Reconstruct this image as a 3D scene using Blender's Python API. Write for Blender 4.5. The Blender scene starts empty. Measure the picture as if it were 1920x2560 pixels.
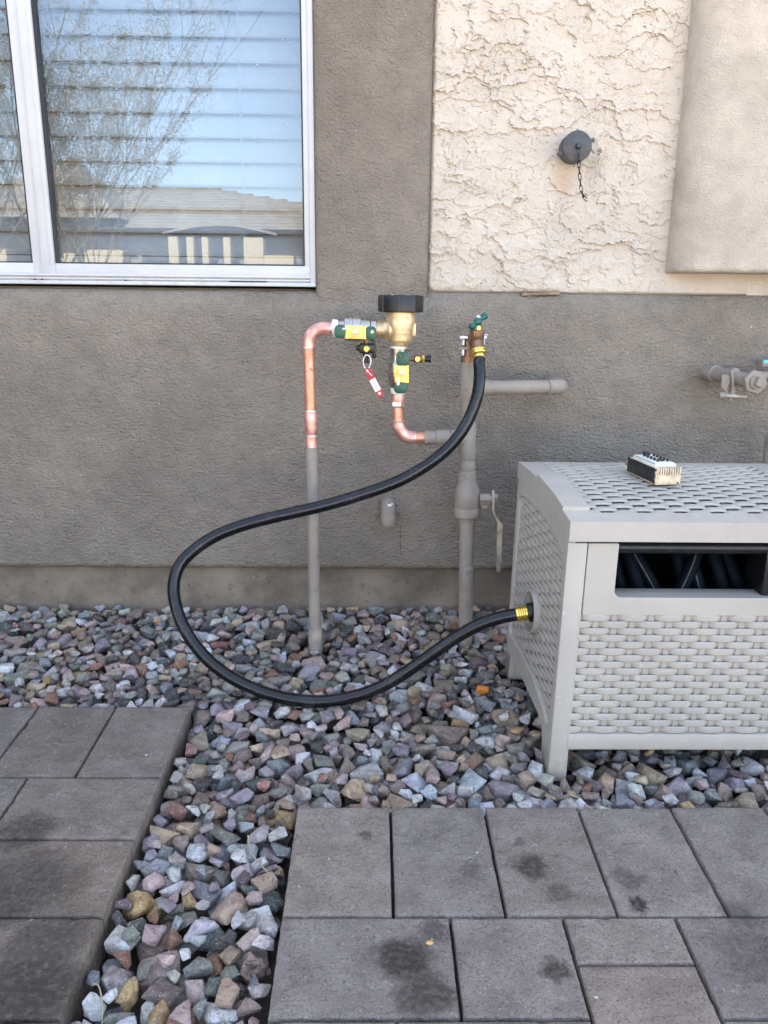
import bpy, bmesh, math, random
import numpy as np
from mathutils import Vector, Matrix, Euler, noise as mnoise
PI = math.pi
random.seed(11); rng = np.random.default_rng(11)
SC = bpy.context.scene; COL = SC.collection

# ---------------------------------------------------------------- camera
CAM = Vector((0.12009, -1.11112, 0.79745)); PITCH, YAW, ROLL, FPX = 0.26533, 0.01529, 0.0106, 1970.08
_fw = Vector((math.sin(YAW)*math.cos(PITCH), math.cos(YAW)*math.cos(PITCH), -math.sin(PITCH)))
_r0 = Vector((math.cos(YAW), -math.sin(YAW), 0)); _u0 = _r0.cross(_fw)
_r = _r0*math.cos(ROLL)+_u0*math.sin(ROLL); _u = -_r0*math.sin(ROLL)+_u0*math.cos(ROLL)
cd = bpy.data.cameras.new('camera'); cam = bpy.data.objects.new('camera', cd); COL.objects.link(cam)
cam.matrix_world = Matrix(((_r.x, _u.x, -_fw.x, CAM.x), (_r.y, _u.y, -_fw.y, CAM.y), (_r.z, _u.z, -_fw.z, CAM.z), (0, 0, 0, 1)))
cd.sensor_fit = 'VERTICAL'; cd.sensor_height = 36; cd.sensor_width = 27; cd.lens = 36*FPX/2560
cd.clip_start = 0.02; cd.clip_end = 500; SC.camera = cam
SLOPE = 0.0356                                    # the paving falls away from the house

def ray(px, py): return _r*((px-960)/FPX) - _u*((py-1280)/FPX) + _fw
def at(px, py, Y):                                # measured photo position -> place in the yard at depth Y
    d = ray(px, py); return CAM + d*((Y-CAM.y)/d.y)
def atd(px, py, Y): return at(px*1920/1659, py*1920/1659, Y)
def atg(px, py, off=0.0):
    d = ray(px, py); n = Vector((0, -SLOPE, 1)); return CAM + d*((off-n.dot(CAM))/n.dot(d))
def proj(p):
    d = Vector(p)-CAM; z = d.dot(_fw); return (960+FPX*d.dot(_r)/z, 1280-FPX*d.dot(_u)/z, z)

# ---------------------------------------------------------------- light
SUN_EL, SUN_AZ = math.radians(50), math.radians(-14)       # sun stands behind the house: this side is in open shade
w = bpy.data.worlds.new('World'); SC.world = w; w.use_nodes = True
nt = w.node_tree; nt.nodes.clear()
sky = nt.nodes.new('ShaderNodeTexSky'); sky.sky_type = 'NISHITA'; sky.sun_disc = False
sky.sun_elevation = SUN_EL; sky.sun_rotation = SUN_AZ; sky.air_density = 0.9; sky.dust_density = 1.6; sky.ozone_density = 1.0
bg = nt.nodes.new('ShaderNodeBackground'); bg.inputs[1].default_value = 0.085
out = nt.nodes.new('ShaderNodeOutputWorld')
tc = nt.nodes.new('ShaderNodeTexCoord'); mp = nt.nodes.new('ShaderNodeMapping'); mp.inputs['Scale'].default_value = (1, 1, 3.2)
nz = nt.nodes.new('ShaderNodeTexNoise'); nz.inputs['Scale'].default_value = 2.2; nz.inputs['Detail'].default_value = 7; nz.inputs['Roughness'].default_value = 0.6
rp = nt.nodes.new('ShaderNodeMapRange'); rp.inputs['From Min'].default_value = 0.46; rp.inputs['From Max'].default_value = 0.78
rp.inputs['To Min'].default_value = 0.0; rp.inputs['To Max'].default_value = 0.18
mx = nt.nodes.new('ShaderNodeMix'); mx.data_type = 'RGBA'; mx.inputs[7].default_value = (5.6, 5.6, 5.6, 1)
hs = nt.nodes.new('ShaderNodeHueSaturation'); hs.inputs['Saturation'].default_value = 0.74
L = nt.links.new
L(tc.outputs['Generated'], mp.inputs[0]); L(mp.outputs[0], nz.inputs['Vector']); L(nz.outputs['Fac'], rp.inputs['Value'])
L(rp.outputs[0], mx.inputs[0]); L(sky.outputs[0], hs.inputs['Color']); L(hs.outputs[0], mx.inputs[6]); L(mx.outputs[2], bg.inputs[0]); L(bg.outputs[0], out.inputs[0])
sl = bpy.data.lights.new('sun', 'SUN'); sl.energy = 5.0; sl.angle = math.radians(0.5); sl.color = (1.0, 0.94, 0.85)
so = bpy.data.objects.new('sun', sl); COL.objects.link(so)
sd = Vector((math.sin(SUN_AZ)*math.cos(SUN_EL), math.cos(SUN_AZ)*math.cos(SUN_EL), math.sin(SUN_EL)))
so.rotation_euler = sd.to_track_quat('Z', 'Y').to_euler(); so.location = (0, 8, 12)
vs = SC.view_settings; vs.view_transform = 'Standard'; vs.look = 'None'; vs.gamma = 1.0; vs.exposure = 3.33
SC.cycles.max_bounces = 7; SC.cycles.transparent_max_bounces = 12

# ---------------------------------------------------------------- materials
def lin(r, g, b):
    f = lambda c: (c/255/12.92) if c/255 <= 0.04045 else ((c/255+0.055)/1.055)**2.4
    return (f(r), f(g), f(b), 1)
class NB:
    """node builder"""
    def __init__(s, name):
        s.m = bpy.data.materials.new(name); s.m.use_nodes = True; s.t = s.m.node_tree; s.t.nodes.clear()
        s.out = s.n('ShaderNodeOutputMaterial'); s.b = s.n('ShaderNodeBsdfPrincipled'); s.l(s.b.outputs[0], s.out.inputs[0])
    def n(s, k, **kw):
        x = s.t.nodes.new(k)
        for a, v in kw.items(): setattr(x, a, v)
        return x
    def l(s, a, b): s.t.links.new(a, b)
    def pos(s):
        if not hasattr(s, '_p'): s._p = s.n('ShaderNodeNewGeometry').outputs['Position']
        return s._p
    def objc(s): return s.n('ShaderNodeTexCoord').outputs['Object']
    def noise(s, scale, detail=4, rough=.55, vec=None, stretch=None, dist=0):
        x = s.n('ShaderNodeTexNoise'); x.inputs['Scale'].default_value = scale; x.inputs['Detail'].default_value = detail
        x.inputs['Roughness'].default_value = rough; x.inputs['Distortion'].default_value = dist
        v = vec or s.pos()
        if stretch:
            q = s.n('ShaderNodeMapping'); q.inputs['Scale'].default_value = stretch; s.l(v, q.inputs[0]); v = q.outputs[0]
        s.l(v, x.inputs['Vector']); return x.outputs['Fac']
    def voro(s, scale, feature='F1', vec=None, rnd=1):
        x = s.n('ShaderNodeTexVoronoi', feature=feature); x.inputs['Scale'].default_value = scale
        if 'Randomness' in x.inputs: x.inputs['Randomness'].default_value = rnd
        s.l(vec or s.pos(), x.inputs['Vector']); return x.outputs['Distance']
    def ramp(s, v, a, b, lo=0., hi=1.):
        x = s.n('ShaderNodeMapRange'); x.interpolation_type = 'SMOOTHSTEP'
        for k, q in (('From Min', a), ('From Max', b), ('To Min', lo), ('To Max', hi)): x.inputs[k].default_value = q
        s.l(v, x.inputs['Value']); return x.outputs[0]
    def math(s, op, a, b=0., c=0.):
        x = s.n('ShaderNodeMath', operation=op)
        for i, q in enumerate((a, b, c)):
            if hasattr(q, 'is_linked'): s.l(q, x.inputs[i])
            else: x.inputs[i].default_value = q
        return x.outputs[0]
    def mix(s, f, a, b, mode='MIX'):
        x = s.n('ShaderNodeMix', data_type='RGBA', blend_type=mode)
        for i, q in ((0, f), (6, a), (7, b)):
            if hasattr(q, 'is_linked'): s.l(q, x.inputs[i])
            else: x.inputs[i].default_value = q
        return x.outputs[2]
    def bump(s, h, dist=.001, strength=1.0, prev=None):
        x = s.n('ShaderNodeBump'); x.inputs['Strength'].default_value = strength; x.inputs['Distance'].default_value = dist
        s.l(h, x.inputs['Height'])
        if prev: s.l(prev, x.inputs['Normal'])
        s.l(x.outputs[0], s.b.inputs['Normal']); return x.outputs[0]
    def set(s, col=None, rough=None, metal=None, spec=None, coat=None):
        for k, v in (('Base Color', col), ('Roughness', rough), ('Metallic', metal), ('Specular IOR Level', spec), ('Coat Weight', coat)):
            if v is None: continue
            if hasattr(v, 'is_linked'): s.l(v, s.b.inputs[k])
            else: s.b.inputs[k].default_value = v
        return s
    def sep(s, v=None):
        x = s.n('ShaderNodeSeparateXYZ'); s.l(v or s.pos(), x.inputs[0]); return x.outputs
def c4(r, g, b): return (r, g, b, 1)

def stucco(name, col, grain=1.0, bd=.0068, dirt=0.0):
    a = NB(name)
    big = a.noise(3.0, 5, .6); mid = a.noise(22, 4)
    k = a.math('ADD', a.math('MULTIPLY', big, .5), a.math('MULTIPLY', mid, .28))
    col1 = tuple(v*.80 for v in col[:3])+(1,); col2 = tuple(v*1.16 for v in col[:3])+(1,)
    c = a.mix(a.ramp(k, .25, .55), col1, col2)
    sp = a.ramp(a.noise(330, 2), .66, .76, 0, .35); c = a.mix(sp, c, tuple(v*.55 for v in col[:3])+(1,))
    wsp = a.ramp(a.noise(95, 1), .815, .83, 0, .6); c = a.mix(wsp, c, c4(.6, .58, .54))
    if dirt:
        z = a.sep()[2]; m = a.math('ADD', z, a.math('MULTIPLY', a.noise(55, 4), .02))
        d = a.ramp(m, .148, .166, dirt, 0); c = a.mix(d, c, c4(.15, .095, .05))
        # hard water streaks on the stucco below the branch pipes
        d2 = a.math('MULTIPLY', a.ramp(a.noise(14, 5, .7, stretch=(3, 1, .5)), .60, .75, 0, .3), a.ramp(z, .14, .4, 1, .2)); c = a.mix(d2, c, c4(.30, .27, .23))
    a.set(c, .9, spec=.25)
    vec = a.pos()
    n1 = a.noise(150*grain, 3, .55, stretch=(.62, 1, 1.25), dist=.5); n2 = a.voro(210*grain, 'SMOOTH_F1'); n3 = a.noise(26, 3)
    h = a.math('ADD', a.math('MULTIPLY', n1, 1.0), a.math('MULTIPLY', n2, .55)); h = a.math('ADD', h, a.math('MULTIPLY', n3, 1.2))
    a.bump(h, bd, 1.0); return a.m
def plain(name, col, rough=.5, metal=0., var=.12, nscale=40, bd=0, bscale=200, spec=.5):
    a = NB(name); n = a.noise(nscale, 4)
    c = a.mix(a.ramp(n, .3, .7), tuple(v*(1-var) for v in col[:3])+(1,), tuple(min(1, v*(1+var)) for v in col[:3])+(1,))
    a.set(c, a.ramp(a.noise(nscale*2.3, 3), .3, .7, max(0, rough-.07), rough+.09), metal, spec)
    if bd: a.bump(a.noise(bscale, 3), bd, 1.)
    return a.m

M = {}
M['gray'] = stucco('gray_stucco', c4(.243, .217, .180), dirt=.85)
M['trim'] = stucco('gray_trim_stucco', c4(.240, .210, .174), 1.1, .0060)
M['beige'] = stucco('cream_stucco', c4(.53, .475, .40), 1.5, .0035)
def lace():
    a = NB('lace_stucco'); c = a.mix(a.ramp(a.noise(9, 5), .3, .7), c4(.50, .455, .39), c4(.58, .53, .46))
    z = a.sep(); dx = a.math('SUBTRACT', z[0], .545); dz = a.math('SUBTRACT', z[2], 1.055)
    d = a.math('SQRT', a.math('ADD', a.math('MULTIPLY', dx, dx), a.math('MULTIPLY', a.math('MULTIPLY', dz, dz), .6)))
    d = a.math('ADD', d, a.math('MULTIPLY', a.noise(45, 4), .03))
    c = a.mix(a.ramp(d, .02, .055, .45, 0), c, c4(.42, .26, .13))        # rust run below the capped pipe
    c = a.mix(a.ramp(a.noise(420, 2), .64, .74, 0, .35), c, c4(.32, .26, .19))
    a.set(c, .88, spec=.25); a.bump(a.noise(330, 3), .0007, 1.); return a.m
M['lace'] = lace()
def concrete(name, col, bd=.0016):
    a = NB(name); c = a.mix(a.ramp(a.noise(7, 6, .65), .32, .68), tuple(v*.66 for v in col[:3])+(1,), tuple(v*1.25 for v in col[:3])+(1,))
    c = a.mix(a.ramp(a.noise(60, 3), .62, .72, 0, .5), c, c4(.09, .07, .05)); c = a.mix(a.ramp(a.noise(120, 1), .77, .79, 0, .8), c, c4(.6, .58, .55))
    a.set(c, .92, spec=.2); a.bump(a.math('ADD', a.noise(45, 6, .65), a.math('MULTIPLY', a.ramp(a.voro(60), .02, .12), .5)), bd, 1.); return a.m
M['stem'] = concrete('painted_foundation', c4(.215, .182, .142), .004)
M['soil'] = concrete('soil', c4(.11, .09, .075), .006)
M['far_ground'] = concrete('street_ground', c4(.60, .465, .33), .01)
def vinyl():
    a = NB('white_vinyl'); c = a.mix(a.ramp(a.noise(14, 4), .3, .7), c4(.49, .52, .55), c4(.54, .57, .60))
    z = a.sep()[2]; c = a.mix(a.math('MULTIPLY', a.ramp(a.noise(28, 6, .7), .50, .72, 0, .55), a.ramp(z, .826, .87, 1, .15)), c, c4(.33, .29, .23)); c = a.mix(a.ramp(a.noise(190, 2), .70, .76, 0, .4), c, c4(.3, .28, .25))
    a.set(c, .35); return a.m
M['vinyl'] = vinyl()
M['gasket'] = plain('black_gasket', c4(.012, .012, .016), .5)
M['slat'] = plain('blind_slat_white', c4(.78, .76, .72), .45, var=.03, nscale=12)
M['room'] = plain('dark_room', c4(.05, .035, .025), .8)
def glass():
    a = NB('window_glass'); a.t.nodes.remove(a.b)
    tr = a.n('ShaderNodeBsdfTransparent'); tr.inputs[0].default_value = c4(.45, .53, .60)
    gl = a.n('ShaderNodeBsdfGlossy'); gl.inputs['Roughness'].default_value = 0.002; gl.inputs[0].default_value = c4(.84, .93, 1)
    lw = a.n('ShaderNodeFresnel'); lw.inputs['IOR'].default_value = 1.5
    mxs = a.n('ShaderNodeMixShader'); a.l(a.ramp(lw.outputs[0], 0.0, .6, .15, .6), mxs.inputs[0]); a.l(tr.outputs[0], mxs.inputs[1]); a.l(gl.outputs[0], mxs.inputs[2])
    df = a.n('ShaderNodeBsdfDiffuse'); df.inputs[0].default_value = c4(.75, .75, .72)
    z = a.sep()
    m = a.math('MULTIPLY', a.ramp(a.voro(170), .20, .13), a.ramp(a.noise(60, 2), .50, .62))
    fine = a.math('MULTIPLY', a.ramp(a.voro(420), .25, .15), a.ramp(a.math('ADD', a.noise(9, 3), a.ramp(z[2], .86, 1.05, .28, 0)), .58, .74))
    m = a.math('MAXIMUM', m, fine)
    film = a.ramp(z[2], .84, 1.0, .10, .02)
    m = a.math('MAXIMUM', a.math('MULTIPLY', m, .55), film)
    m2 = a.n('ShaderNodeMixShader'); a.l(m, m2.inputs[0]); a.l(mxs.outputs[0], m2.inputs[1]); a.l(df.outputs[0], m2.inputs[2])
    a.l(m2.outputs[0], a.out.inputs[0]); return a.m
M['glass'] = glass()
STAINS = [(1010, 2400, .042, .75), (1060, 2490, .040, .65), (1085, 2330, .022, .5), (1325, 2165, .032, .7), (1300, 2110, .012, .5), (1395, 2235, .022, .5), (1600, 2262, .017, .85), (1570, 2195, .026, .5),
          (1395, 2430, .020, .7), (1375, 2395, .010, .5), (910, 2085, .010, .5), (1180, 2170, .018, .3), (1850, 2290, .03, .5), (1880, 2390, .05, .4), (60, 2080, .05, .6), (40, 2230, .09, .6), (170, 2200, .04, .3), (110, 2360, .07, .55), (60, 2480, .08, .7), (1690, 2180, .006, .6), (1755, 2215, .02, .3)]
def paver():
    a = NB('paver_concrete')
    at_ = a.n('ShaderNodeAttribute', attribute_name='tone'); at_.attribute_type = 'GEOMETRY'
    c = a.mix(a.ramp(a.noise(16, 5, .6), .3, .7), c4(.178, .150, .126), c4(.262, .225, .192))
    c = a.mix(1.0, c, at_.outputs['Color'], 'MULTIPLY')
    c = a.mix(a.ramp(a.noise(420, 2), .56, .68, 0, .65), c, c4(.05, .045, .042))
    c = a.mix(a.ramp(a.noise(300, 2), .63, .72, 0, .5), c, c4(.40, .385, .37))
    c = a.mix(a.ramp(a.noise(165, 3, .6), .57, .70, 0, .5), c, c4(.075, .062, .055)); c = a.mix(a.ramp(a.noise(140, 2, .6), .60, .72, 0, .45), c, c4(.36, .33, .31)); c = a.mix(a.ramp(a.noise(70, 1), .80, .82, 0, .8), c, c4(.65, .63, .6))
    st = None
    nd = a.math('MULTIPLY', a.math('SUBTRACT', a.noise(34, 5, .7), .5), .055)
    sx = a.sep()
    for px, py, r, s in STAINS:
        p = atg(px, py)
        dx = a.math('SUBTRACT', sx[0], p.x); dy = a.math('SUBTRACT', sx[1], p.y)
        d = a.math('ADD', a.math('SQRT', a.math('ADD', a.math('MULTIPLY', dx, dx), a.math('MULTIPLY', dy, dy))), nd)
        q = a.ramp(d, r*.45, r*1.2, min(1, s*1.25), 0)
        st = q if st is None else a.math('MAXIMUM', st, q)
    st = a.math('MULTIPLY', st, a.ramp(a.noise(130, 3), .25, .6, .55, 1))
    c = a.mix(st, c, c4(.040, .032, .026))
    a.set(c, .85, spec=.3)
    pits = a.ramp(a.voro(150, rnd=1), .05, .35); pm = a.ramp(a.noise(50, 3), .42, .6)
    h = a.math('ADD', a.math('MULTIPLY', a.noise(240, 4, .7), 1.), a.math('MULTIPLY', a.math('MULTIPLY', pits, pm), .8))
    a.bump(h, .0016, 1.0); return a.m
M['paver'] = paver()
M['joint'] = plain('joint_sand', c4(.02, .018, .017), .95)
def stone(name, attr):
    a = NB(name)
    if attr:
        x = a.n('ShaderNodeAttribute', attribute_name='tint'); base = x.outputs['Color']
    else:
        x = a.n('ShaderNodeObjectInfo'); base = x.outputs['Color']
    n1 = a.noise(38, 6, .7, dist=.8); n2 = a.noise(150, 5, .75, dist=1.5); n3 = a.noise(30, 3, .5, dist=3.5)
    c = a.mix(a.ramp(n1, .40, .66, .0, .8), base, a.mix(1., base, c4(.55, .50, .47), 'MULTIPLY'))
    c = a.mix(a.ramp(n2, .54, .66, 0, .65), c, c4(.60, .59, .57))
    c = a.mix(a.ramp(n3, .60, .66, 0, .45), c, c4(.36, .27, .19)); c = a.mix(a.ramp(n3, .40, .34, 0, .5), c, c4(.14, .13, .13))
    c = a.mix(a.ramp(a.noise(480, 3), .56, .68, 0, .55), c, c4(.06, .055, .05)); c = a.mix(a.ramp(a.noise(700, 2), .64, .74, 0, .5), c, c4(.7, .69, .67))
    a.set(c, a.ramp(n1, .3, .7, .55, .85), spec=.4)
    a.bump(a.math('ADD', a.noise(110, 6, .75, dist=.8), a.math('MULTIPLY', a.noise(420, 3), .4)), .006, 1.); return a.m
M['stone'] = stone('stone', False); M['stone_mass'] = stone('stone_mass', True)
def copper():
    a = NB('copper'); n = a.noise(26, 5, .65, stretch=(1.6, 1.6, .55)); n2 = a.noise(90, 4, .6)
    c = a.mix(a.ramp(n, .36, .66), c4(.72, .385, .28), c4(.52, .235, .14))
    c = a.mix(a.ramp(n2, .58, .72, 0, .75), c, c4(.24, .085, .035)); c = a.mix(a.ramp(a.noise(15, 3), .52, .66, 0, .6), c, c4(.80, .50, .42))
    a.set(c, a.ramp(n2, .3, .7, .34, .52), a.ramp(n, .3, .7, .80, .60)); a.bump(a.noise(60, 4), .0006, 1.); return a.m
M['copper'] = copper()
M['copper_bright'] = plain('copper_bright', c4(.74, .40, .335), .40, .65, .36, 48, .0003, 90)
M['solder'] = plain('solder', c4(.74, .74, .74), .32, 1., .15, 150)
M['brass'] = plain('cast_brass', c4(.76, .57, .34), .40, .75, .16, 60, .0006, 420)
M['bronze'] = plain('dull_bronze', c4(.26, .155, .095), .5, .75, .25, 60, .0005, 260)
M['yellow'] = plain('yellow_brass', c4(.85, .66, .16), .25, .95, .10, 60)
M['gold'] = plain('zinc_yellow_plate', c4(.78, .56, .14), .38, .75, .14, 50)
M['chrome'] = plain('nickel_plate', c4(.50, .47, .42), .30, 1., .10, 40)
M['teflon'] = plain('sealing_tape', c4(.8, .82, .83), .6, var=.06)
M['green'] = plain('green_vinyl', c4(.010, .085, .050), .38, var=.15, nscale=60)
M['teal'] = plain('green_enamel', c4(.006, .105, .085), .22, var=.1, nscale=60)
M['black'] = plain('black_plastic', c4(.008, .0085, .0095), .36, var=.2, nscale=60)
M['hose'] = None
def hose():
    a = NB('hose_rubber'); n = a.noise(35, 4)
    a.set(a.mix(a.math('MULTIPLY', a.ramp(a.noise(16, 5, .7), .46, .68), a.ramp(a.noise(150, 4, .7), .40, .62, .05, .4)), c4(.0035, .005, .008), c4(.055, .053, .05)), a.ramp(n, .3, .7, .12, .28), spec=.45)
    a.bump(a.noise(40, 3), .0012, 1.); return a.m
M['hose'] = hose()
def paintpipe():
    a = NB('painted_pipe'); n = a.noise(20, 5, .6)
    c = a.mix(a.ramp(n, .3, .7), c4(.245, .218, .182), c4(.300, .268, .226)); z = a.sep()[2]
    k = a.math('MULTIPLY', a.ramp(z, .03, .16, 1, 0), a.ramp(a.noise(38, 4, .65), .45, .6)); c = a.mix(a.math('MULTIPLY', k, .7), c, c4(.42, .36, .30))
    c = a.mix(a.ramp(a.noise(160, 2), .72, .76, 0, .7), c, c4(.6, .58, .55)); c = a.mix(a.ramp(a.noise(50, 4), .62, .72, 0, .5), c, c4(.14, .115, .09))
    a.set(c, .55, spec=.4); a.bump(a.noise(55, 4), .0007, 1.); return a.m
M['pipe'] = paintpipe()
M['steel'] = plain('weathered_lever', c4(.42, .38, .31), .45, .4, .25, 40, .0004)
def resin(name, col):
    a = NB(name); c = a.mix(a.ramp(a.noise(7, 5, .6), .3, .7), tuple(v*.93 for v in col[:3])+(1,), tuple(v*1.06 for v in col[:3])+(1,))
    c = a.mix(a.math('MULTIPLY', a.ramp(a.noise(75, 2), .66, .70), a.ramp(a.noise(11, 3), .45, .65, 0, .35)), c, c4(.66, .66, .64))
    c = a.mix(a.ramp(a.noise(30, 6, .7, stretch=(1, 1, .35)), .56, .75, 0, .16), c, c4(.30, .27, .22)); c = a.mix(a.ramp(a.noise(260, 1), .76, .79, 0, .5), c, c4(.7, .7, .68))
    z = a.sep()[2]; c = a.mix(a.math('MULTIPLY', a.ramp(z, -.02, .07, .5, 0), a.ramp(a.noise(60, 4), .35, .65)), c, c4(.26, .22, .17))
    a.set(c, a.ramp(a.noise(18, 4), .3, .7, .36, .52), spec=.45); a.bump(a.noise(700, 2), .00015, 1.); return a.m
M['resin'] = resin('gray_resin', c4(.445, .418, .368))
M['resin2'] = resin('gray_resin_weave', c4(.43, .402, .352))
M['dark'] = plain('inside_shade', c4(.004, .004, .005), .7, spec=.2)
M['ivory'] = plain('aged_ivory', c4(.60, .50, .36), .5, var=.22, nscale=90)
M['mint'] = plain('pale_faceplate', c4(.74, .83, .80), .35, var=.03)
M['tape'] = plain('black_tape', c4(.02, .019, .02), .5, var=.5, nscale=90, bd=.0008)
M['dark_mark'] = plain('dark_mark', c4(.06, .045, .03), .8)
M['red'] = plain('red_tag', c4(.52, .02, .035), .45)
M['white'] = plain('white_tag', c4(.85, .85, .87), .45, var=.02)
M['ink'] = plain('tag_ink', c4(.25, .25, .3), .6)
M['iron'] = plain('dark_gray_paint', c4(.055, .060, .066), .48, var=.2, nscale=60, bd=.0006, bscale=160)
M['chain'] = plain('chain_metal', c4(.05, .045, .05), .45, .6)
M['chain2'] = plain('cream_chain', c4(.58, .53, .45), .6)
M['wood'] = plain('wood_scrap', c4(.26, .19, .115), .8, var=.3, nscale=70, bd=.001)
M['straw'] = plain('dry_straw', c4(.36, .30, .20), .8)
M['seed'] = plain('tan_seed', c4(.62, .36, .13), .6)
M['tealbit'] = plain('teal_sticker', c4(.10, .55, .50), .5)
M['rooftile'] = plain('roof_tile', c4(.15, .125, .10), .8, var=.2, nscale=3)
M['nwall'] = plain('tan_house_wall', c4(.13, .125, .11), .9, var=.08, nscale=2)
M['ncream'] = plain('cream_column', c4(.25, .20, .125), .9, var=.06)
M['nwin'] = plain('dark_window', c4(.02, .022, .025), .2)
M['bark'] = plain('green_bark', c4(.10, .085, .05), .8)
M['leaf'] = plain('desert_leaf', c4(.09, .085, .035), .7, var=.3, nscale=3)
M['leaf_o'] = plain('dry_orange_leaf', c4(.40, .16, .05), .7)
M['drygrass'] = plain('dry_grass', c4(.45, .34, .17), .8)

# ---------------------------------------------------------------- mesh helpers
class MB:
    def __init__(s): s.v = []; s.f = []; s.mi = []
    def add(s, vs, fs, mi=0):
        o = len(s.v); s.v += [Vector(x) for x in vs]; s.f += [[i+o for i in f] for f in fs]; s.mi += [mi]*len(fs); return s
    def box(s, x0, x1, y0, y1, z0, z1, b=0., mi=0, seg=2, M4=None):
        bm = bmesh.new(); bmesh.ops.create_cube(bm, size=1)
        for v in bm.verts: v.co = Vector(((x0+x1)/2+v.co.x*(x1-x0), (y0+y1)/2+v.co.y*(y1-y0), (z0+z1)/2+v.co.z*(z1-z0)))
        if b: bmesh.ops.bevel(bm, geom=bm.edges[:], offset=b, segments=seg, profile=.5, affect='EDGES')
        return s.bm(bm, M4, mi)
    def bm(s, bm, M4=None, mi=0):
        bm.verts.index_update()
        s.add([(M4 @ v.co) if M4 else v.co.copy() for v in bm.verts], [[v.index for v in f.verts] for f in bm.faces], mi); bm.free(); return s
    def lathe(s, p, d, prof, seg=28, mi=0, cap=True, facets=None, twist=0.):
        """prof: [(t along axis, radius)] about the axis from p in direction d"""
        p = Vector(p); d = Vector(d).normalized(); a = d.orthogonal().normalized(); b = d.cross(a); n = facets or seg
        vs = []; fs = []
        for t, r in prof:
            for k in range(n):
                th = 2*PI*k/n+twist; vs.append(p+d*t+a*(r*math.cos(th))+b*(r*math.sin(th)))
        for i in range(len(prof)-1):
            for k in range(n): fs.append([i*n+k, i*n+(k+1) % n, (i+1)*n+(k+1) % n, (i+1)*n+k])
        if cap: fs.append(list(range(n))[::-1]); fs.append([(len(prof)-1)*n+k for k in range(n)])
        return s.add(vs, fs, mi)
    def cyl(s, p0, p1, r, seg=24, mi=0, b=0., **k):
        p0, p1 = Vector(p0), Vector(p1); l = (p1-p0).length
        pr = [(0, r), (l, r)] if not b else [(0, r-b), (b*.3, r-b*.3), (b, r), (l-b, r), (l-b*.3, r-b*.3), (l, r-b)]
        return s.lathe(p0, p1-p0, pr, seg, mi, **k)
    def tube(s, pts, r, seg=16, mi=0, cap=True, flat=1.):
        pts = [Vector(p) for p in pts]; n = len(pts); rs = r if isinstance(r, (list, tuple)) else [r]*n
        T = [(pts[min(i+1, n-1)]-pts[max(i-1, 0)]).normalized() for i in range(n)]
        N = T[0].orthogonal().normalized(); vs = []; fs = []
        for i in range(n):
            if i:
                N = (N-T[i]*N.dot(T[i])).normalized()
            B = T[i].cross(N)
            for k in range(seg):
                th = 2*PI*k/seg; vs.append(pts[i]+N*(rs[i]*math.cos(th))+B*(rs[i]*flat*math.sin(th)))
        for i in range(n-1):
            for k in range(seg): fs.append([i*seg+k, i*seg+(k+1) % seg, (i+1)*seg+(k+1) % seg, (i+1)*seg+k])
        if cap: fs.append(list(range(seg))[::-1]); fs.append([(n-1)*seg+k for k in range(seg)])
        return s.add(vs, fs, mi)
    def sphere(s, c, r, seg=16, mi=0, sc=(1, 1, 1)):
        bm = bmesh.new(); bmesh.ops.create_uvsphere(bm, u_segments=seg, v_segments=seg//2+2, radius=r)
        return s.bm(bm, Matrix.Translation(Vector(c)) @ Matrix.Diagonal((*sc, 1)), mi)
    def prism(s, poly, a, b, mi=0, bev=0.):
        """poly: 2D list; a/b: functions (u,v)->Vector for the two faces"""
        n = len(poly); vs = [a(u, v) for u, v in poly]+[b(u, v) for u, v in poly]
        return s.add(vs, [list(range(n))[::-1], [n+i for i in range(n)]]+[[i, (i+1) % n, n+(i+1) % n, n+i] for i in range(n)], mi)
    def map(s, f):
        s.v = [Vector(f(v)) for v in s.v]; return s
def obj(name, mb, mat, parent=None, smooth=35, mats=None):
    me = bpy.data.meshes.new(name); me.from_pydata([tuple(v) for v in mb.v], [], mb.f)
    for m in (mats or [mat]): me.materials.append(m)
    me.polygons.foreach_set('material_index', mb.mi); me.validate()
    bm = bmesh.new(); bm.from_mesh(me); bmesh.ops.recalc_face_normals(bm, faces=bm.faces); bm.to_mesh(me); bm.free()
    if smooth:
        me.polygons.foreach_set('use_smooth', [True]*len(me.polygons)); me.set_sharp_from_angle(angle=math.radians(smooth))
    o = bpy.data.objects.new(name, me); COL.objects.link(o)
    if parent:
        o.parent = parent
        if parent.type == 'EMPTY': o.matrix_parent_inverse = Matrix.Translation(-parent.location)
    return o
def thing(name, label, cat, loc=(0, 0, 0), group=None):
    o = bpy.data.objects.new(name, None); COL.objects.link(o); o.location = loc; o.empty_display_size = .05
    o['label'] = label; o['category'] = cat
    if group: o['group'] = group
    return o
def tag(o, label, cat, group=None):
    o['label'] = label; o['category'] = cat
    if group: o['group'] = group
    return o
def spline(pts, n=8):
    pts = [Vector(p) for p in pts]; out = []
    P = [pts[0]*2-pts[1]]+pts+[pts[-1]*2-pts[-2]]
    for i in range(1, len(P)-2):
        for k in range(n):
            t = k/n; a, b, c, d = P[i-1], P[i], P[i+1], P[i+2]
            out.append(.5*((2*b)+(c-a)*t+(2*a-5*b+4*c-d)*t*t+(3*b-a-3*c+d)*t**3))
    out.append(pts[-1]); return out
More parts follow.
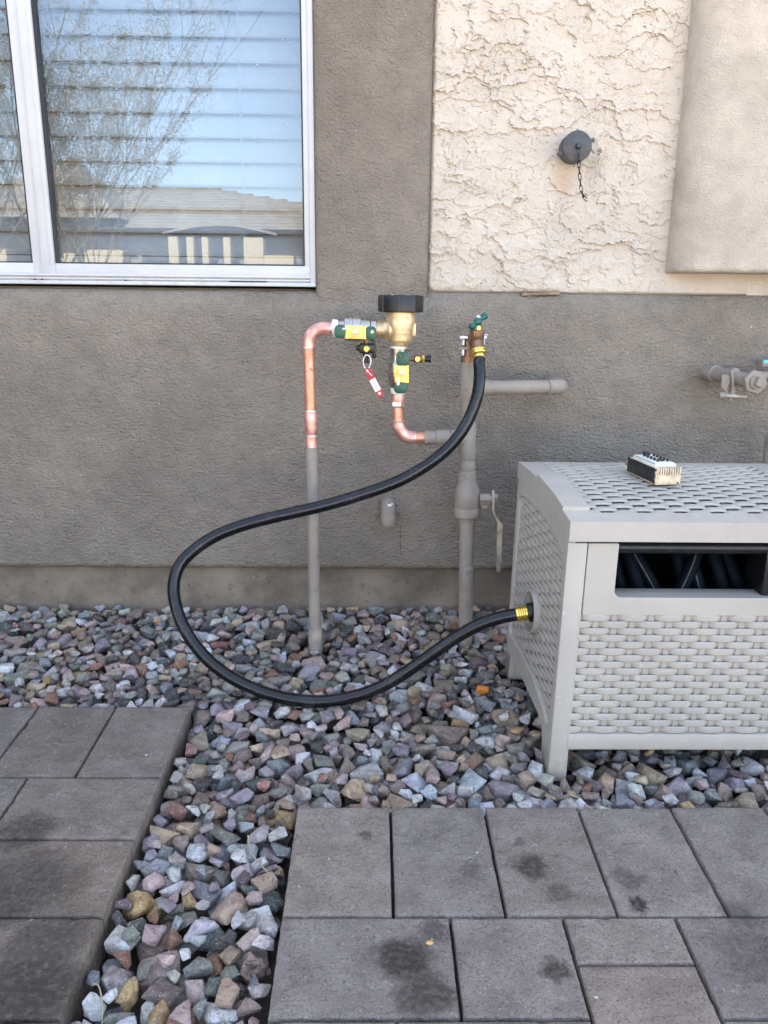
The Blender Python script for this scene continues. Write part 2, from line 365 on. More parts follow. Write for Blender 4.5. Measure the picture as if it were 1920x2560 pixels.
def text_geo(body, size, extrude):
    cu = bpy.data.curves.new('lettering', 'FONT'); cu.body = body; cu.size = size; cu.extrude = extrude; cu.align_x = 'CENTER'; cu.align_y = 'CENTER'; cu.resolution_u = 2
    o = bpy.data.objects.new('lettering', cu); COL.objects.link(o); bpy.context.view_layer.update()
    me = o.evaluated_get(bpy.context.evaluated_depsgraph_get()).to_mesh()
    vs = [v.co.copy() for v in me.vertices]; fs = [list(p.vertices) for p in me.polygons]
    bpy.data.objects.remove(o); bpy.data.curves.remove(cu); return vs, fs

# value noise in numpy
def vnoise(x, y, seed):
    xi = np.floor(x).astype(np.int64); yi = np.floor(y).astype(np.int64); fx = x-xi; fy = y-yi
    fx = fx**3*(fx*(fx*6-15)+10); fy = fy**3*(fy*(fy*6-15)+10)
    def h(a, b):
        n = (a*374761393+b*668265263+seed*974634) & 0x7fffffff; n = ((n ^ (n >> 13))*1274126177) & 0x7fffffff
        return ((n ^ (n >> 16)) & 0xffff)/65535.
    a, b, c, d = h(xi, yi), h(xi+1, yi), h(xi, yi+1), h(xi+1, yi+1)
    return (a*(1-fx)+b*fx)*(1-fy)+(c*(1-fx)+d*fx)*fy
def fbm(x, y, seed, o=4, g=.5):
    s = 0; a = 1; t = 0
    for i in range(o): s = s+a*vnoise(x*2**i+i*17.3, y*2**i+i*9.1, seed+i*31); t += a; a *= g
    return s/t
def ss(x, a, b): t = np.clip((x-a)/(b-a), 0, 1); return t*t*(3-2*t)

# ================================================================ setting: ground, house
def sheet(name, pts, faces, mat, parent=None):
    mb = MB(); mb.add(pts, faces); return obj(name, mb, mat, parent, 0)
ys = [1.0, -0.75, -2.6, -5, -60]; zs = [1.0*SLOPE-.074, -.75*SLOPE-.074, -2.6*SLOPE-.074, -.18, -.18]
pts = []; fs = []
for y, z in zip(ys, zs): pts += [(-60, y, z), (60, y, z)]
for i in range(len(ys)-1): fs.append([2*i, 2*i+1, 2*i+3, 2*i+2])
g = sheet('ground', pts, fs, M['soil']); g['kind'] = 'structure'
st = sheet('street', [(-60, -5.2, -.155), (60, -5.2, -.155), (60, -58, -.155), (-60, -58, -.155)], [[0, 1, 2, 3]], M['far_ground']); st['kind'] = 'structure'

U = .1524
def patio(name, cells):
    mb = MB(); tones = []
    j = .0022
    for x0, x1, y0, y1 in cells:
        n0 = len(mb.v)
        dz = rng.normal(0, .0007); bm = bmesh.new(); bmesh.ops.create_cube(bm, size=1)
        xa, xb, ya, yb = x0*U+j, x1*U-j, min(y0, y1)*U+j, max(y0, y1)*U-j
        for v in bm.verts: v.co = Vector(((xa+xb)/2+v.co.x*(xb-xa), (ya+yb)/2+v.co.y*(yb-ya), -.03+v.co.z*.06+(dz if v.co.z > 0 else 0)))
        bmesh.ops.subdivide_edges(bm, edges=[e for e in bm.edges if abs(e.verts[0].co.z-e.verts[1].co.z) < .01], cuts=23, use_grid_fill=True)
        te = [e for e in bm.edges if all(v.co.z > -.005 for v in e.verts) and len([f for f in e.link_faces if abs(f.normal.z) > .5]) == 1]
        bmesh.ops.bevel(bm, geom=te, offset=.0032, segments=2, profile=.5, affect='EDGES')
        for v in bm.verts:
            if v.co.z > -.02:
                d = min(v.co.x-xa, xb-v.co.x, v.co.y-ya, yb-v.co.y); q_ = max(0., 1-d/.008)
                nz_ = mnoise.noise(v.co*160)+.6*mnoise.noise(v.co*390); chip = max(0., mnoise.noise(v.co*45+Vector((7, 3, x0)))-.42)*5
                v.co.z -= q_*(.0006*nz_+.0030*chip); v.co.x += q_*.0006*nz_*(1 if v.co.x < (xa+xb)/2 else -1); v.co.y += q_*.0006*nz_
        mb.bm(bm)
        t = np.clip(rng.normal(1, .06), .87, 1.13); wv = rng.normal(0, .02)
        if name == 'path': t *= .93; wv += .02
        if name == 'path' and y0 < .3: t *= .86; wv += .035
        if (x0, y0, y1) == (2.5, -2, -3.5): t *= 1.04; wv += .04
        if (x0, y0, y1) == (2.5, -1.5, -2): t *= 1.04; wv += .02
        tones += [(t*(1+wv), t, t*(1-wv*1.3), 1)]*(len(mb.v)-n0)
    n0 = len(mb.v); xs = [c for q in cells for c in q[:2]]; yy = [c for q in cells for c in q[2:]]
    xr_, xl_ = max(xs), min(xs)
    mb.box(xl_*U+.006, xr_*U-.006, min(yy)*U+.006, max(yy)*U-.006, -.0585, -.013, 0, 1)
    tones += [(1, 1, 1, 1)]*(len(mb.v)-n0)
    mb.map(lambda v: (v.x, v.y, v.z+SLOPE*v.y))
    o = obj(name, mb, None, None, 35, [M['paver'], M['joint']])
    at_ = o.data.color_attributes.new('tone', 'FLOAT_COLOR', 'POINT'); at_.data.foreach_set('color', [q for t in tones for q in t])
    o['kind'] = 'structure'; return o
R = [(i, i+1, 0, -1.5) for i in range(10)]
R += [(0, 1.5, -1.5, -2.5), (1.5, 2.5, -1.5, -2.5), (2.5, 3.5, -1.5, -2), (2.5, 3.5, -2, -3.5), (3.5, 5, -1.5, -2.5), (5, 6, -1.5, -2.5), (6, 7.5, -1.5, -2.5), (7.5, 10, -1.5, -2.5),
      (0, 1, -2.5, -3.5), (1, 2.5, -2.5, -3.5), (3.5, 4.5, -2.5, -3.5), (4.5, 6, -2.5, -3.5), (6, 7, -2.5, -3.5), (7, 8.5, -2.5, -3.5), (8.5, 10, -2.5, -3.5)]
for r in range(8): R += [(i*1.5+(r % 2)*.0, i*1.5+1.5, -3.5-r*1.5, -5-r*1.5) for i in range(6)]
patio('patio', R)
X1 = -1.545
Lc = [(X1-.98-i, X1 if i == 0 else X1-.98-i+1, 1.985, .49) for i in range(6)]
Lc += [(X1-1.5, X1, .49, -.515), (X1-2.5, X1-1.5, .49, -.515), (X1-4, X1-2.5, .49, -.515), (X1-5, X1-4, .49, -.515)]
Lc += [(X1-1.5, X1, -.515, -1.5), (X1-3, X1-1.5, -.515, -1.5), (X1-4.5, X1-3, -.515, -1.5)]
Lc += [(X1-1.5, X1, -1.5, -2.5), (X1-2.5, X1-1.5, -1.5, -2.5), (X1-4, X1-2.5, -1.5, -2.5)]
for r in range(8): Lc += [(X1-1.5-i*1.5, X1-i*1.5, -2.5-r, -3.5-r) for i in range(4)]
patio('path', Lc)

# ---------------------------------------------------------------- the house wall
house = thing('house', 'grey and cream stucco house with white framed window above rock bed', 'house', (0, .755, .02))
XL, XR = -2.2, 2.4
def extrude_x(prof, x0, x1, mat, name, parent, nx=1):
    mb = MB(); n = len(prof); vs = []; fs = []
    for i in range(nx+1):
        x = x0+(x1-x0)*i/nx; vs += [(x, y, z) for y, z in prof]
    for i in range(nx):
        for k in range(n-1): fs.append([i*n+k, i*n+k+1, (i+1)*n+k+1, (i+1)*n+k])
    fs.append(list(range(n))); fs.append([nx*n+k for k in range(n)][::-1])
    mb.add(vs, fs); return obj(name, mb, mat, parent, 40)
extrude_x([(.83, -.25), (.776, -.25), (.774, .0), (.776, .150), (.83, .150)], XL, XR, M['stem'], 'foundation', house)
prof = [(.83, .1405), (.768, .1405), (.7605, .1415), (.7565, .146), (.755, .155), (.755, .735)]+[(.755+.031*(1-math.cos(PI/2*k/9)), .745+.066*math.sin(PI/2*k/9)) for k in range(1, 10)]+[(.83, .8112)]
extrude_x(prof, XL, XR, M['gray'], 'wainscot', house)
# gray band between window and cream field: rounded vertical edges, rests on the sloped ledge
XW, XB = -.0125, .2435
def band(x0, x1, z0, z1, yf, yb, r0, r1, name, mat, parent):
    poly = [(x0, yb)]
    for k in range(7): a = PI/2*k/6; poly.append((x0+r0-r0*math.cos(a), yf+r0-r0*math.sin(a)))
    for k in range(7): a = PI/2*k/6; poly.append((x1-r1+r1*math.sin(a), yf+r1-r1*math.cos(a)))
    poly.append((x1, yb)); mb = MB()
    mb.prism(poly, lambda u, v: Vector((u, v, z0)), lambda u, v: Vector((u, v, z1))); return obj(name, mb, mat, parent, 40)
band(XW, XB, .778, 3.0, .7615, .84, .012, .016, 'trim_band', M['trim'], house)
# heavy lace-textured cream field as real relief
def lace_field():
    x0, x1, z0, z1, st_ = .2445, .99, .811, 1.43, .00105
    xs = np.arange(x0, x1, st_); zs_ = np.arange(z0, z1, st_); X, Z = np.meshgrid(xs, zs_)
    wx = X+.010*(fbm(X*60, Z*60, 5, 3)-.5)+.006*(fbm(X*240, Z*240, 6, 2)-.5); wz = Z+.010*(fbm(X*60, Z*60, 7, 3)-.5)+.006*(fbm(X*240, Z*240, 8, 2)-.5)
    H = np.zeros_like(X); DR = np.zeros_like(X)
    for k, (sc, thr, hgt, sd_) in enumerate(((10, .47, .0048, 101), (15, .485, .0042, 202), (24, .53, .0026, 303), (50, .57, .0015, 404))):
        n = fbm(wx*sc*.85, wz*sc*1.25, sd_, 5, .52); m = ss(n, thr, thr+.007+.003*k)
        slope = np.clip((n-thr)*4, 0, 1)
        H += hgt*m*(1-.62*slope); DR += hgt*m*.55
    H += .0007*(fbm(X*420, Z*420, 55, 3)-.5)*(.4+ss(fbm(X*14, Z*14, 56, 3), .42, .62))
    H += .0025*(fbm(X*9, Z*9, 77, 2)-.5)
    H -= .0016*ss(fbm(X*330, Z*330, 58, 2), .78, .86)      # pinholes
    calm = np.exp(-(((X-.525)/.05)**2+((Z-1.12)/.045)**2)); H *= 1-.6*calm
    side = ss(X, .70, .80); H *= 1-.45*side; H *= 1-.75*ss(X, .78, .84)
    H *= (.3+.7*ss(Z, z0+.002, z0+.02))
    RC2 = .020; cxd, czd = np.clip(RC2-(X-x0), 0, None), np.clip(RC2-(Z-z0), 0, None); e = RC2-np.sqrt(cxd**2+czd**2); H -= .009*(1-np.clip(e/.009, 0, 1))**2
    Y = .7875-H
    nz_, nx_ = X.shape
    co = np.stack([X, Y, Z-DR*np.clip((Z-z0)/.02, 0, 1)], -1).reshape(-1, 3)
    i = np.arange(nz_*nx_).reshape(nz_, nx_); keep = ~(((X[:-1, :-1] > .835) & (Z[:-1, :-1] > .885)) | (e[:-1, :-1] < -.0004)); q = np.stack([i[:-1, :-1], i[:-1, 1:], i[1:, 1:], i[1:, :-1]], -1)[keep].reshape(-1, 4)
    me = bpy.data.meshes.new('textured_field'); me.vertices.add(len(co)); me.vertices.foreach_set('co', co.ravel())
    me.loops.add(q.size); me.polygons.add(len(q)); me.loops.foreach_set('vertex_index', q.ravel().astype(np.int32))
    me.polygons.foreach_set('loop_start', np.arange(0, q.size, 4, dtype=np.int32)); me.polygons.foreach_set('use_smooth', np.ones(len(q), bool))
    me.update(); me.validate(); me.materials.append(M['lace'])
    o = bpy.data.objects.new('textured_field', me); COL.objects.link(o); o.parent = house; o.matrix_parent_inverse = Matrix.Translation(-house.location)
lace_field()
mb = MB(); mb.box(.255, XR, .7985, .86, .8112, 3.0); mb.box(.989, XR, .7868, .7903, .8118, .90); obj('cream_wall', mb, M['beige'], house, 0)
mb = MB(); mb.box(.2438, .268, .7905, .797, .8085, .834); obj('corner_fill', mb, M['trim'], house, 0)
# smooth pop-out panel with rounded left edge
def popout():
    x0, x1, z0, yf, yb, r, rb = .793, XR, .8585, .708, .79, .060, .012
    mb = MB(); prof = [(x0, yb)]
    for k in range(13): a = PI/2*k/12; prof.append((x0+r-r*math.cos(a), yf+r-r*math.sin(a)))
    prof.append((x1, yf)); n = len(prof); vs = []; fs = []
    levels = [(z0, .012)]+[(z0+rb-rb*math.cos(PI/2*k/5), rb-rb*math.sin(PI/2*k/5)) for k in range(1, 6)]+[(z0+.2, 0), (3.0, 0)]
    levels[0] = (z0, rb)
    for z, ins in levels:
        for (x, y) in prof:
            vs.append((x+ins*.6*(1 if y < yb-1e-6 else 0), min(y+ins, yb), z))
    for i in range(len(levels)-1):
        for k in range(n-1): fs.append([i*n+k, i*n+k+1, (i+1)*n+k+1, (i+1)*n+k])
    fs.append([k for k in range(n)]+[]); vs.append((x1, yb, z0)); fs[-1].append(len(vs)-1)
    mb.add(vs, fs); obj('smooth_panel', mb, M['beige'], house, 50)
popout()
# rest of the house: storey above and behind, keeps this side in the shade
mb = MB(); mb.box(-9, XL, .78, 1.9, -.2, 3.3); mb.box(XR, 9, .78, 1.9, -.2, 3.3); mb.box(XL, XR, .80, 1.9, 3.0, 3.3); mb.box(-9, 9, 1.9, 9, -.2, 3.3)
mb.box(XL, -1.65, .79, 1.9, .811, 3.0); mb.box(-1.65, XW, .79, 1.9, 2.25, 3.0); mb.box(XW, XR, .862, 1.9, -.2, 3.0); mb.box(XL, XW, .832, 1.9, -.2, .815)
obj('upper_wall', mb, M['beige'], house, 0)
mb = MB(); mb.box(-9, -4.9, -3.2, .779, -.2, 3.3); obj('added_shade_wall', mb, M['trim'], house, 0)  # unseen wall, added to weaken the light from the left
mb = MB()
mb.add([(-9.3, .6, 3.3), (9.3, .6, 3.3), (9.3, 9.5, 3.3), (-9.3, 9.5, 3.3), (-4, 5, 4.6), (4, 5, 4.6)], [[0, 1, 5, 4], [1, 2, 5], [2, 3, 4, 5], [3, 0, 4], [3, 2, 1, 0]]); obj('roof', mb, M['rooftile'], house, 0)
mb = MB(); mb.box(-1.62, XW+.0, 1.55, 1.6, .8, 2.3); mb.box(-1.64, XW, .835, 1.6, .805, .8165); obj('room_wall', mb, M['room'], house, 0)

# ---------------------------------------------------------------- window
YF = .774
zb = at(400, 661, YF).z; zs0 = at(400, 690, YF).z; zt0 = at(400, 712, YF).z
xr_in = at(757, 334, YF).x; xr_out = XW; xml = at(43, 328, YF).x; xmr = at(105, 328, YF).x
ZT = 2.25
mb = MB()
mb.box(xr_in+.012, xr_out-.0005, YF, .83, zt0+.004, ZT, .002)                       # right jamb
mb.box(-1.65, xr_out-.0007, YF-.004, .831, zt0-.001, zt0+.0075, .0015)             # sill nose
mb.box(-1.65, xr_out-.0009, YF+.003, .829, zt0+.0105, zt0+.0145, .001); mb.box(-1.65, xr_out-.001, YF+.001, .8285, zt0+.0175, zs0+.003, .001)   # tracks
mb.box(-1.65, xr_out-.002, YF+.012, .828, zt0+.0072, zs0-.001)
mb.box(-1.65, -1.60, YF, .83, zt0+.004, ZT, .002); mb.box(-1.65, xr_out, YF, .83, ZT-.03, ZT, .002)
win = obj('window', mb, M['vinyl'], house)
win['label'] = 'white vinyl sliding window with closed blinds behind dusty glass'
mb = MB(); yS = YF+.004
mb.box(xr_in, xr_in+.0125, yS, .822, zb-.002, ZT-.03, .001)                           # sash right stile
mb.box(xml+.021, xr_in+.0122, yS+.0006, .8215, zs0+.0005, zb, .0015)                  # sash bottom rail
xc = xml+(xmr-xml)*.45
mb.box(xc, xmr, yS-.003, .8212, zs0+.0008, ZT-.03, .0015)                              # meeting stile
mb.box(xc+.018, xmr-.001, yS-.0045, .80, zb-.003, ZT-.03, .001)
obj('sash', mb, M['vinyl'], win)
mb = MB(); mb.box(xml, xc+.002, yS+.007, .8218, zs0+.001, ZT-.03, .0015); mb.box(-1.6, xml+.001, yS+.0075, .8216, zs0+.0012, zb+.001, .0015); obj('sash', mb, M['vinyl'], win)
mb = MB()
mb.box(xr_in-.0035, xr_in+.0004, yS+.003, .81, zb, ZT-.05); mb.box(xmr-.0004, xmr+.0062, yS+.002, .81, zb, ZT-.05); mb.box(xmr, xr_in, yS+.004, .81, zb-.0006, zb+.0032)
mb.box(xml-.003, xml+.0004, yS+.008, .81, zb, ZT-.05); mb.box(-1.6, xml, yS+.0085, .81, zb, zb+.0034); obj('gasket', mb, M['gasket'], win)
for px, wd in ((314, .004), (620, .085), (86, .004), (104, .003)):
    q = at(px, 707, YF); mb = MB(); mb.box(q.x-wd/2, q.x+wd/2, YF-.0005, YF+.006, zt0+.0078, zt0+.0103); obj('weep_slot', mb, M['gasket'], win, 0)
YG = yS+.012
def pane(x0, x1, y):
    mb = MB(); mb.add([(x0, y, zb), (x1, y, zb), (x1, y, ZT-.04), (x0, y, ZT-.04)], [[0, 1, 2, 3]]); o = obj('pane', mb, M['glass'], win, 0)
pane(xmr, xr_in, YG); pane(-1.6, xml, YG+.008)
# blinds
bl = thing('window_blind', 'white horizontal slat blind closed behind the window glass', 'blind', (-.6, .87, .84))
YBL = .862; zbot = at(300, 643, YBL).z
def slats(x0, x1):
    mb = MB(); pitch = .0515; n = int((ZT-zbot)/pitch)
    for i in range(n):
        z = zbot+.004+i*pitch; dz = rng.normal(0, .0006)
        vs = []; N = 7
        for x in (x0, x1):
            for k in range(N):
                t = k/(N-1); vs.append((x, YBL-.006+.012*t-.003*math.sin(PI*t)+dz, z+.0474*t))
        mb.add(vs, [[k, k+1, N+k+1, N+k] for k in range(N-1)])
    o = obj('slats', mb, M['slat'], bl, 60)
    m = o.modifiers.new('thick', 'SOLIDIFY'); m.thickness = .0024
    mb = MB(); mb.box(x0, x1, YBL-.018, YBL+.02, zbot-.016, zbot+.001, .003); obj('bottom_rail', mb, M['slat'], bl)
    mb = MB()
    for px in ((262, 604) if x1 > -.5 else (-300,)):
        x = at(px, 300, YBL).x
        for dx in (-.0015, .0025): mb.tube([(x+dx, YBL-.0125, zbot-.01), (x+dx, YBL-.0125, ZT)], .0006, 6)
    obj('cord', mb, M['slat'], bl)
slats(xml-.02, xr_in+.02); slats(-1.62, xml-.03)

# ================================================================ across the street (seen mirrored in the pane)
def across():
    nh = thing('neighbour_house', 'tan tiled single storey house with cream columns mirrored in the window', 'house', (-7, -23, -.15))
    yf, yb = -23.0, -33.0; x0, x1 = -19., 2.5; ze, zr = 2.75, 4.55
    mb = MB(); mb.box(x0, x1, yb, yf, -.15, ze); obj('wall', mb, M['nwall'], nh, 0)
    mb = MB(); o = .6
    mb.add([(x0-o, yf+o, ze), (x1+o, yf+o, ze), (x1+o, yb-o, ze), (x0-o, yb-o, ze), (x0+4, (yf+yb)/2, zr), (x1-8.2, (yf+yb)/2, zr)], [[0, 1, 5, 4], [1, 2, 5], [2, 3, 4, 5], [3, 0, 4], [3, 2, 1, 0]])
    for i in range(14):
        t = (i+.5)/14; z = ze+(zr-ze)*t; y = yf+o+((yf+yb)/2-yf-o)*t
        mb.box(x0-o+(4+o)*t, x1+o-(8.2+o)*t, y-.03, y+.03, z-.01, z+.05)
    obj('roof', mb, M['rooftile'], nh, 0)
    # raised hip over the left wing and gable over the entry
    mb = MB(); a, b, c = -13.2, -7.4, -9.9
    mb.add([(a, yf+.9, 3.0), (b, yf+.9, 3.0), (b, yf-6, 3.0), (a, yf-6, 3.0), (c, yf-2.6, 5.15)], [[0, 1, 4], [1, 2, 4], [2, 3, 4], [3, 0, 4], [3, 2, 1, 0]]); obj('hip_roof', mb, M['rooftile'], nh, 0)
    for x, wd, h in ((-9.0, .4, 2.0), (-8.0, 1.15, 2.1), (-5.9, .3, 2.5), (-5.4, .22, 2.5), (-4.95, .2, 2.5), (-4.3, .22, 2.5), (-3.5, .6, 2.5), (-2.75, .9, 2.0), (-.75, .9, 2.0), (1.2, 1.3, 2.1), (-11.5, 1.2, 2.1)):
        mb = MB(); mb.box(x-wd/2, x+wd/2, yf+.02, yf+.75, -.15, h, .03); obj('column', mb, M['ncream'], nh)
    mb = MB(); ar = [(-6.2+3.4*t/16, 2.62+.26*math.sin(PI*t/16)) for t in range(17)]
    mb.prism(ar+[(u, v-.06) for u, v in ar[::-1]], lambda u, v: Vector((u, yf+.05, v)), lambda u, v: Vector((u, yf+.75, v))); obj('entry_arch', mb, M['rooftile'], nh)
    mb = MB(); mb.prism(ar, lambda u, v: Vector((u, yf+.02, v-.095)), lambda u, v: Vector((u, yf+.06, v-.095))); obj('entry_wall', mb, M['nwall'], nh)
    for x, wd in ((-10.3, 1.4), (-6.6, .9), (-4.3, .5), (-1.9, .5), (.1, 1.0)):
        mb = MB(); mb.box(x-wd/2, x+wd/2, yf, yf+.03, .6, 2.1); obj('window', mb, M['nwin'], nh, 0)
    # palo verde trees
    def tree(x, y, h, seed, label, orange):
        r_ = random.Random(seed); root = thing('desert_tree', label, 'tree', (x, y, -.15), 'bare desert trees across the street')
        tk, lf, lo = MB(), MB(), MB()
        def twig(p, d, l, rad, lv):
            n = 5; pts = [p]; dd = d.copy()
            for i in range(n):
                dd = (dd+Vector((r_.uniform(-.16, .16), r_.uniform(-.16, .16), r_.uniform(-.07, .15)))).normalized(); pts.append(pts[-1]+dd*(l/n))
            tk.tube(pts, [rad*(1-.12*i) for i in range(n+1)], 5 if lv < 2 else 3, cap=False)
            if lv < 3:
                for k in range((9, 6, 4)[lv]):
                    t = r_.uniform(.22, 1.)*n; i = min(n-1, int(t)); q = pts[i].lerp(pts[i+1], t-i); az = r_.uniform(0, 2*PI); sp = r_.uniform(.35, .8)
                    nd = (dd+Vector((math.cos(az)*sp, math.sin(az)*sp, r_.uniform(-.1, .35)))).normalized()
                    twig(q, nd, l*r_.uniform(.28, .48), rad*.42, lv+1)
            if lv >= 2:
                for q in pts[1:]:
                    for k in range(2):
                        a = q+Vector((r_.uniform(-.06, .06), r_.uniform(-.06, .06), r_.uniform(-.05, .05))); s = r_.uniform(.008, .02)
                        v = Vector((r_.uniform(-1, 1), r_.uniform(-1, 1), r_.uniform(-1, 1))).normalized(); u = v.orthogonal().normalized()
                        (lo if r_.random() < orange else lf).add([a, a+v*s*2.4, a+v*s*1.2+u*s], [[0, 1, 2]])
        tk.tube([(x, y, -.3), (x+.03, y, .5), (x, y, 1.0)], [h*.010, h*.009, h*.008], 8)
        for k in range(8):
            az = 2*PI*(k+.5*r_.random())/8; sp = r_.uniform(.2, .8)
            twig(Vector((x, y, .7+.3*r_.random())), Vector((math.cos(az)*sp, math.sin(az)*sp, 1)).normalized(), h*r_.uniform(.55, .92), h*.0026, 0)
        obj('trunk', tk, M['bark'], root); obj('leaves', lf, M['leaf'], root, 0)
        if orange: obj('dry_leaves', lo, M['leaf_o'], root, 0)
    tree(-5.35, -11.4, 6.0, 3, 'taller bare palo verde with thin branches mirrored in the glass', .0)
    tree(-7.2, -12.4, 6.2, 8, 'palo verde mirrored in the narrow pane beside the mullion', .0)
    tree(-4.35, -10.6, 4.2, 21, 'smaller bare tree with a few orange leaves mirrored in the glass', .12)
    gt = MB(); r_ = random.Random(5)
    for (cx, cy, R_) in ((-8.2, -19, .7), (-7.3, -19.2, .5), (-6.3, -19.1, .6)):
        gt = MB()
        for k in range(420):
            a = r_.uniform(0, 2*PI); b = Vector((cx+r_.gauss(0, .12), cy+r_.gauss(0, .12), .75)); e = b+Vector((math.cos(a)*R_*r_.uniform(.2, .8), math.sin(a)*R_*r_.uniform(.2, .8), r_.uniform(.4, 1.0)))
            sd_ = Vector((.02, 0, 0)); gt.add([b-sd_, b+sd_, e], [[0, 1, 2]])
        gt.box(cx-.3, cx+.3, cy-.3, cy+.3, -.15, .8, .05)
        tag(obj('dry_shrub', gt, M['drygrass'], None, 0), {-8.2: 'largest tan dry shrub before the mirrored house', -7.3: 'smallest tan dry shrub between two others before the mirrored house', -6.3: 'tan dry shrub nearest the entry arch of the mirrored house'}[cx], 'shrub', 'dry shrubs across the street')
across()

# ================================================================ plumbing
def z1(x, y): return 700+x/2.765, 700+y/2.765
def z2(x, y): return 820+x/5.925, 720+y/5.925
def zb_(x, y): return 1080+x/9.217, 760+y/9.217
def z6(x, y): return 1110+x/7.9, 1160+y/7.9
def r6(x, y): return 650+x/2.37, 1000+y/2.37
YV = .60
KV = (at(1001, 820, YV)-at(1000, 820, YV)).length              # metres per photo pixel at the valve
def arc(c, a, b, r, n=8, ang=PI/2): return [Vector(c)+Vector(a)*(r*math.cos(ang*i/n))+Vector(b)*(r*math.sin(ang*i/n)) for i in range(n+1)]
def rings(name, ps, parent, mat='solder', h=.0016):
    for p, d, r in ps:
        mb = MB(); p = Vector(p); d = Vector(d); mb.lathe(p-d*h, d, [(0, r*.99), (h*.5, r*1.035), (h*1.5, r*1.045), (h*2, r*.99)], 28); obj(name, mb, M[mat], parent)

# --- left copper riser, painted below the coupling
rz = thing('copper_pipe', 'tall copper riser with grey painted lower half standing in the rocks', 'pipe', tuple(at(799, 1600, .57)))
RC = 15.6*KV
eL = at(*z1(197, 335), YV); eR = at(832, 821.5, YV); eL.z = eR.z
pts_top = at(*z1(197, 470), YV); mid1 = at(*z1(212, 905), .592); mid2 = at(*z1(216, 1075), .59); pb = at(*z1(219, 1156), .588); foot = at(788, 1572, .572); base = at(789, 1632, .57)
R_ = .033
dn = (mid1-pts_top).normalized()
mb = MB(); ce = Vector((eL.x+R_, eL.y, eL.z-R_)); ap = arc(ce, (0, 0, 1), (-1, 0, 0), R_, 10)
mb.tube([Vector((eL.x+R_+.016, eL.y, eL.z))]+ap+[pts_top], RC*1.08, 28); obj('elbow', mb, M['copper_bright'], rz)
mb = MB(); mb.cyl((eL.x+R_+.010, eL.y, eL.z), (eR.x+.004, eL.y, eL.z), RC*.97, 28); mb.cyl((eR.x-.011, eL.y, eL.z), (eR.x+.003, eL.y, eL.z), RC*1.06, 28); obj('pipe', mb, M['copper'], rz)
mb = MB(); mb.tube([pts_top+Vector((0, 0, .004)), mid1, pb], RC*.97, 28); obj('pipe', mb, M['copper'], rz)
mb = MB(); mb.cyl(mid1, mid2, RC*1.08, 28, b=.001); obj('coupling', mb, M['copper_bright'], rz)
mb = MB(); mb.cyl(mid2-dn*.002, pb, RC*1.0, 28); obj('pipe', mb, M['copper_bright'], rz)
mb = MB(); mb.tube([pb, at(781.5, 1210, .583), at(783.5, 1350, .579), at(786, 1480, .575), foot, base-Vector((0, 0, .06))], RC*1.005, 28); mb.cyl(foot, base+Vector((0, 0, -.05)), RC*1.2, 28, b=.0015); obj('painted_pipe', mb, M['pipe'], rz)
rings('solder_ring', [(pts_top, dn, RC*1.06), (mid1, dn, RC*1.06), (mid2, dn, RC*1.06), ((eL.x+R_+.016, eL.y, eL.z), (1, 0, 0), RC*1.06)], rz)

# --- vacuum breaker
vb = thing('vacuum_breaker', 'cast brass vacuum breaker valve with black cap between two copper pipes', 'valve', tuple(at(1001, 850, YV)))
AX = at(1001.2, 800, YV).x
def zz(y2): return at(1001, 720+y2/5.925, YV).z
def pxr(v): return v/5.925*KV
zbt = zz(885)
mb = MB(); pr_ = [(y, r) for y, r in ((885, 108), (872, 122), (868, 112), (850, 128), (805, 136), (800, 176), (788, 186), (740, 190), (690, 198), (610, 212), (530, 221), (500, 221), (440, 212), (395, 208), (350, 206))]
mb.lathe((AX, YV, zbt), (0, 0, 1), [(zz(y)-zbt, pxr(r)) for y, r in pr_], 48)
zi = at(900, 823, YV).z
mb.lathe((AX-pxr(60), YV, zi), (-1, 0, 0), [(0, pxr(170)), (pxr(110), pxr(168)), (pxr(150), pxr(135)), (pxr(205), pxr(131)), (pxr(208), pxr(122)), (pxr(235), pxr(120)), (pxr(238), pxr(132)), (pxr(262), pxr(132)), (pxr(265), pxr(120)), (pxr(285), pxr(120)), (pxr(288), pxr(133)), (pxr(318), pxr(133))], 36)
mb.box(AX+pxr(120), AX+pxr(228), YV-pxr(90), YV+pxr(90), zz(710), zz(522), .002)
body = obj('valve_body', mb, M['brass'], vb, 38)
def on_cyl(vs, r, zc, a0=0.):
    out_ = []
    for v in vs:
        th = v.x/r+a0; rr = r+v.z; out_.append((AX+rr*math.sin(th), YV-rr*math.cos(th), zc+v.y))
    return out_
mb = MB()
for tx, y, r, s in (('PVB', 402, 209, .0062), ('MAX.150 PSI', 442, 213, .0062), ('MAX.180°F', 480, 219, .0062), ('1¼', 714, 196, .0052), ('LAH1 003', 765, 188, .0058)):
    vs, fs_ = text_geo(tx, s, .0008); mb.add(on_cyl(vs, pxr(r), zz(y)), fs_)
for x0, x1 in ((-70, -38), (38, 70)): mb.add(on_cyl([Vector((pxr(x), q, w_)) for w_ in (0, .0008) for x in (x0, x1) for q in (-.0004, .0004)], pxr(196), zz(714)), [[0, 1, 3, 2], [4, 5, 7, 6], [0, 1, 5, 4], [2, 3, 7, 6], [0, 2, 6, 4], [1, 3, 7, 5]])
arrow = [(75, 12), (-25, 12), (-25, 24), (-72, 0), (-25, -24), (-25, -12), (75, -12)]
n = len(arrow); vv = [Vector((pxr(x), pxr(y), w_)) for w_ in (-.001, .0012) for x, y in arrow]
mb.add(on_cyl(vv, pxr(211), zz(645)), [list(range(n)), [n+i for i in range(n)]]+[[i, (i+1) % n, n+(i+1) % n, n+i] for i in range(n)])
tz = [(-150, 62), (175, 62), (150, -60), (-70, -60)]
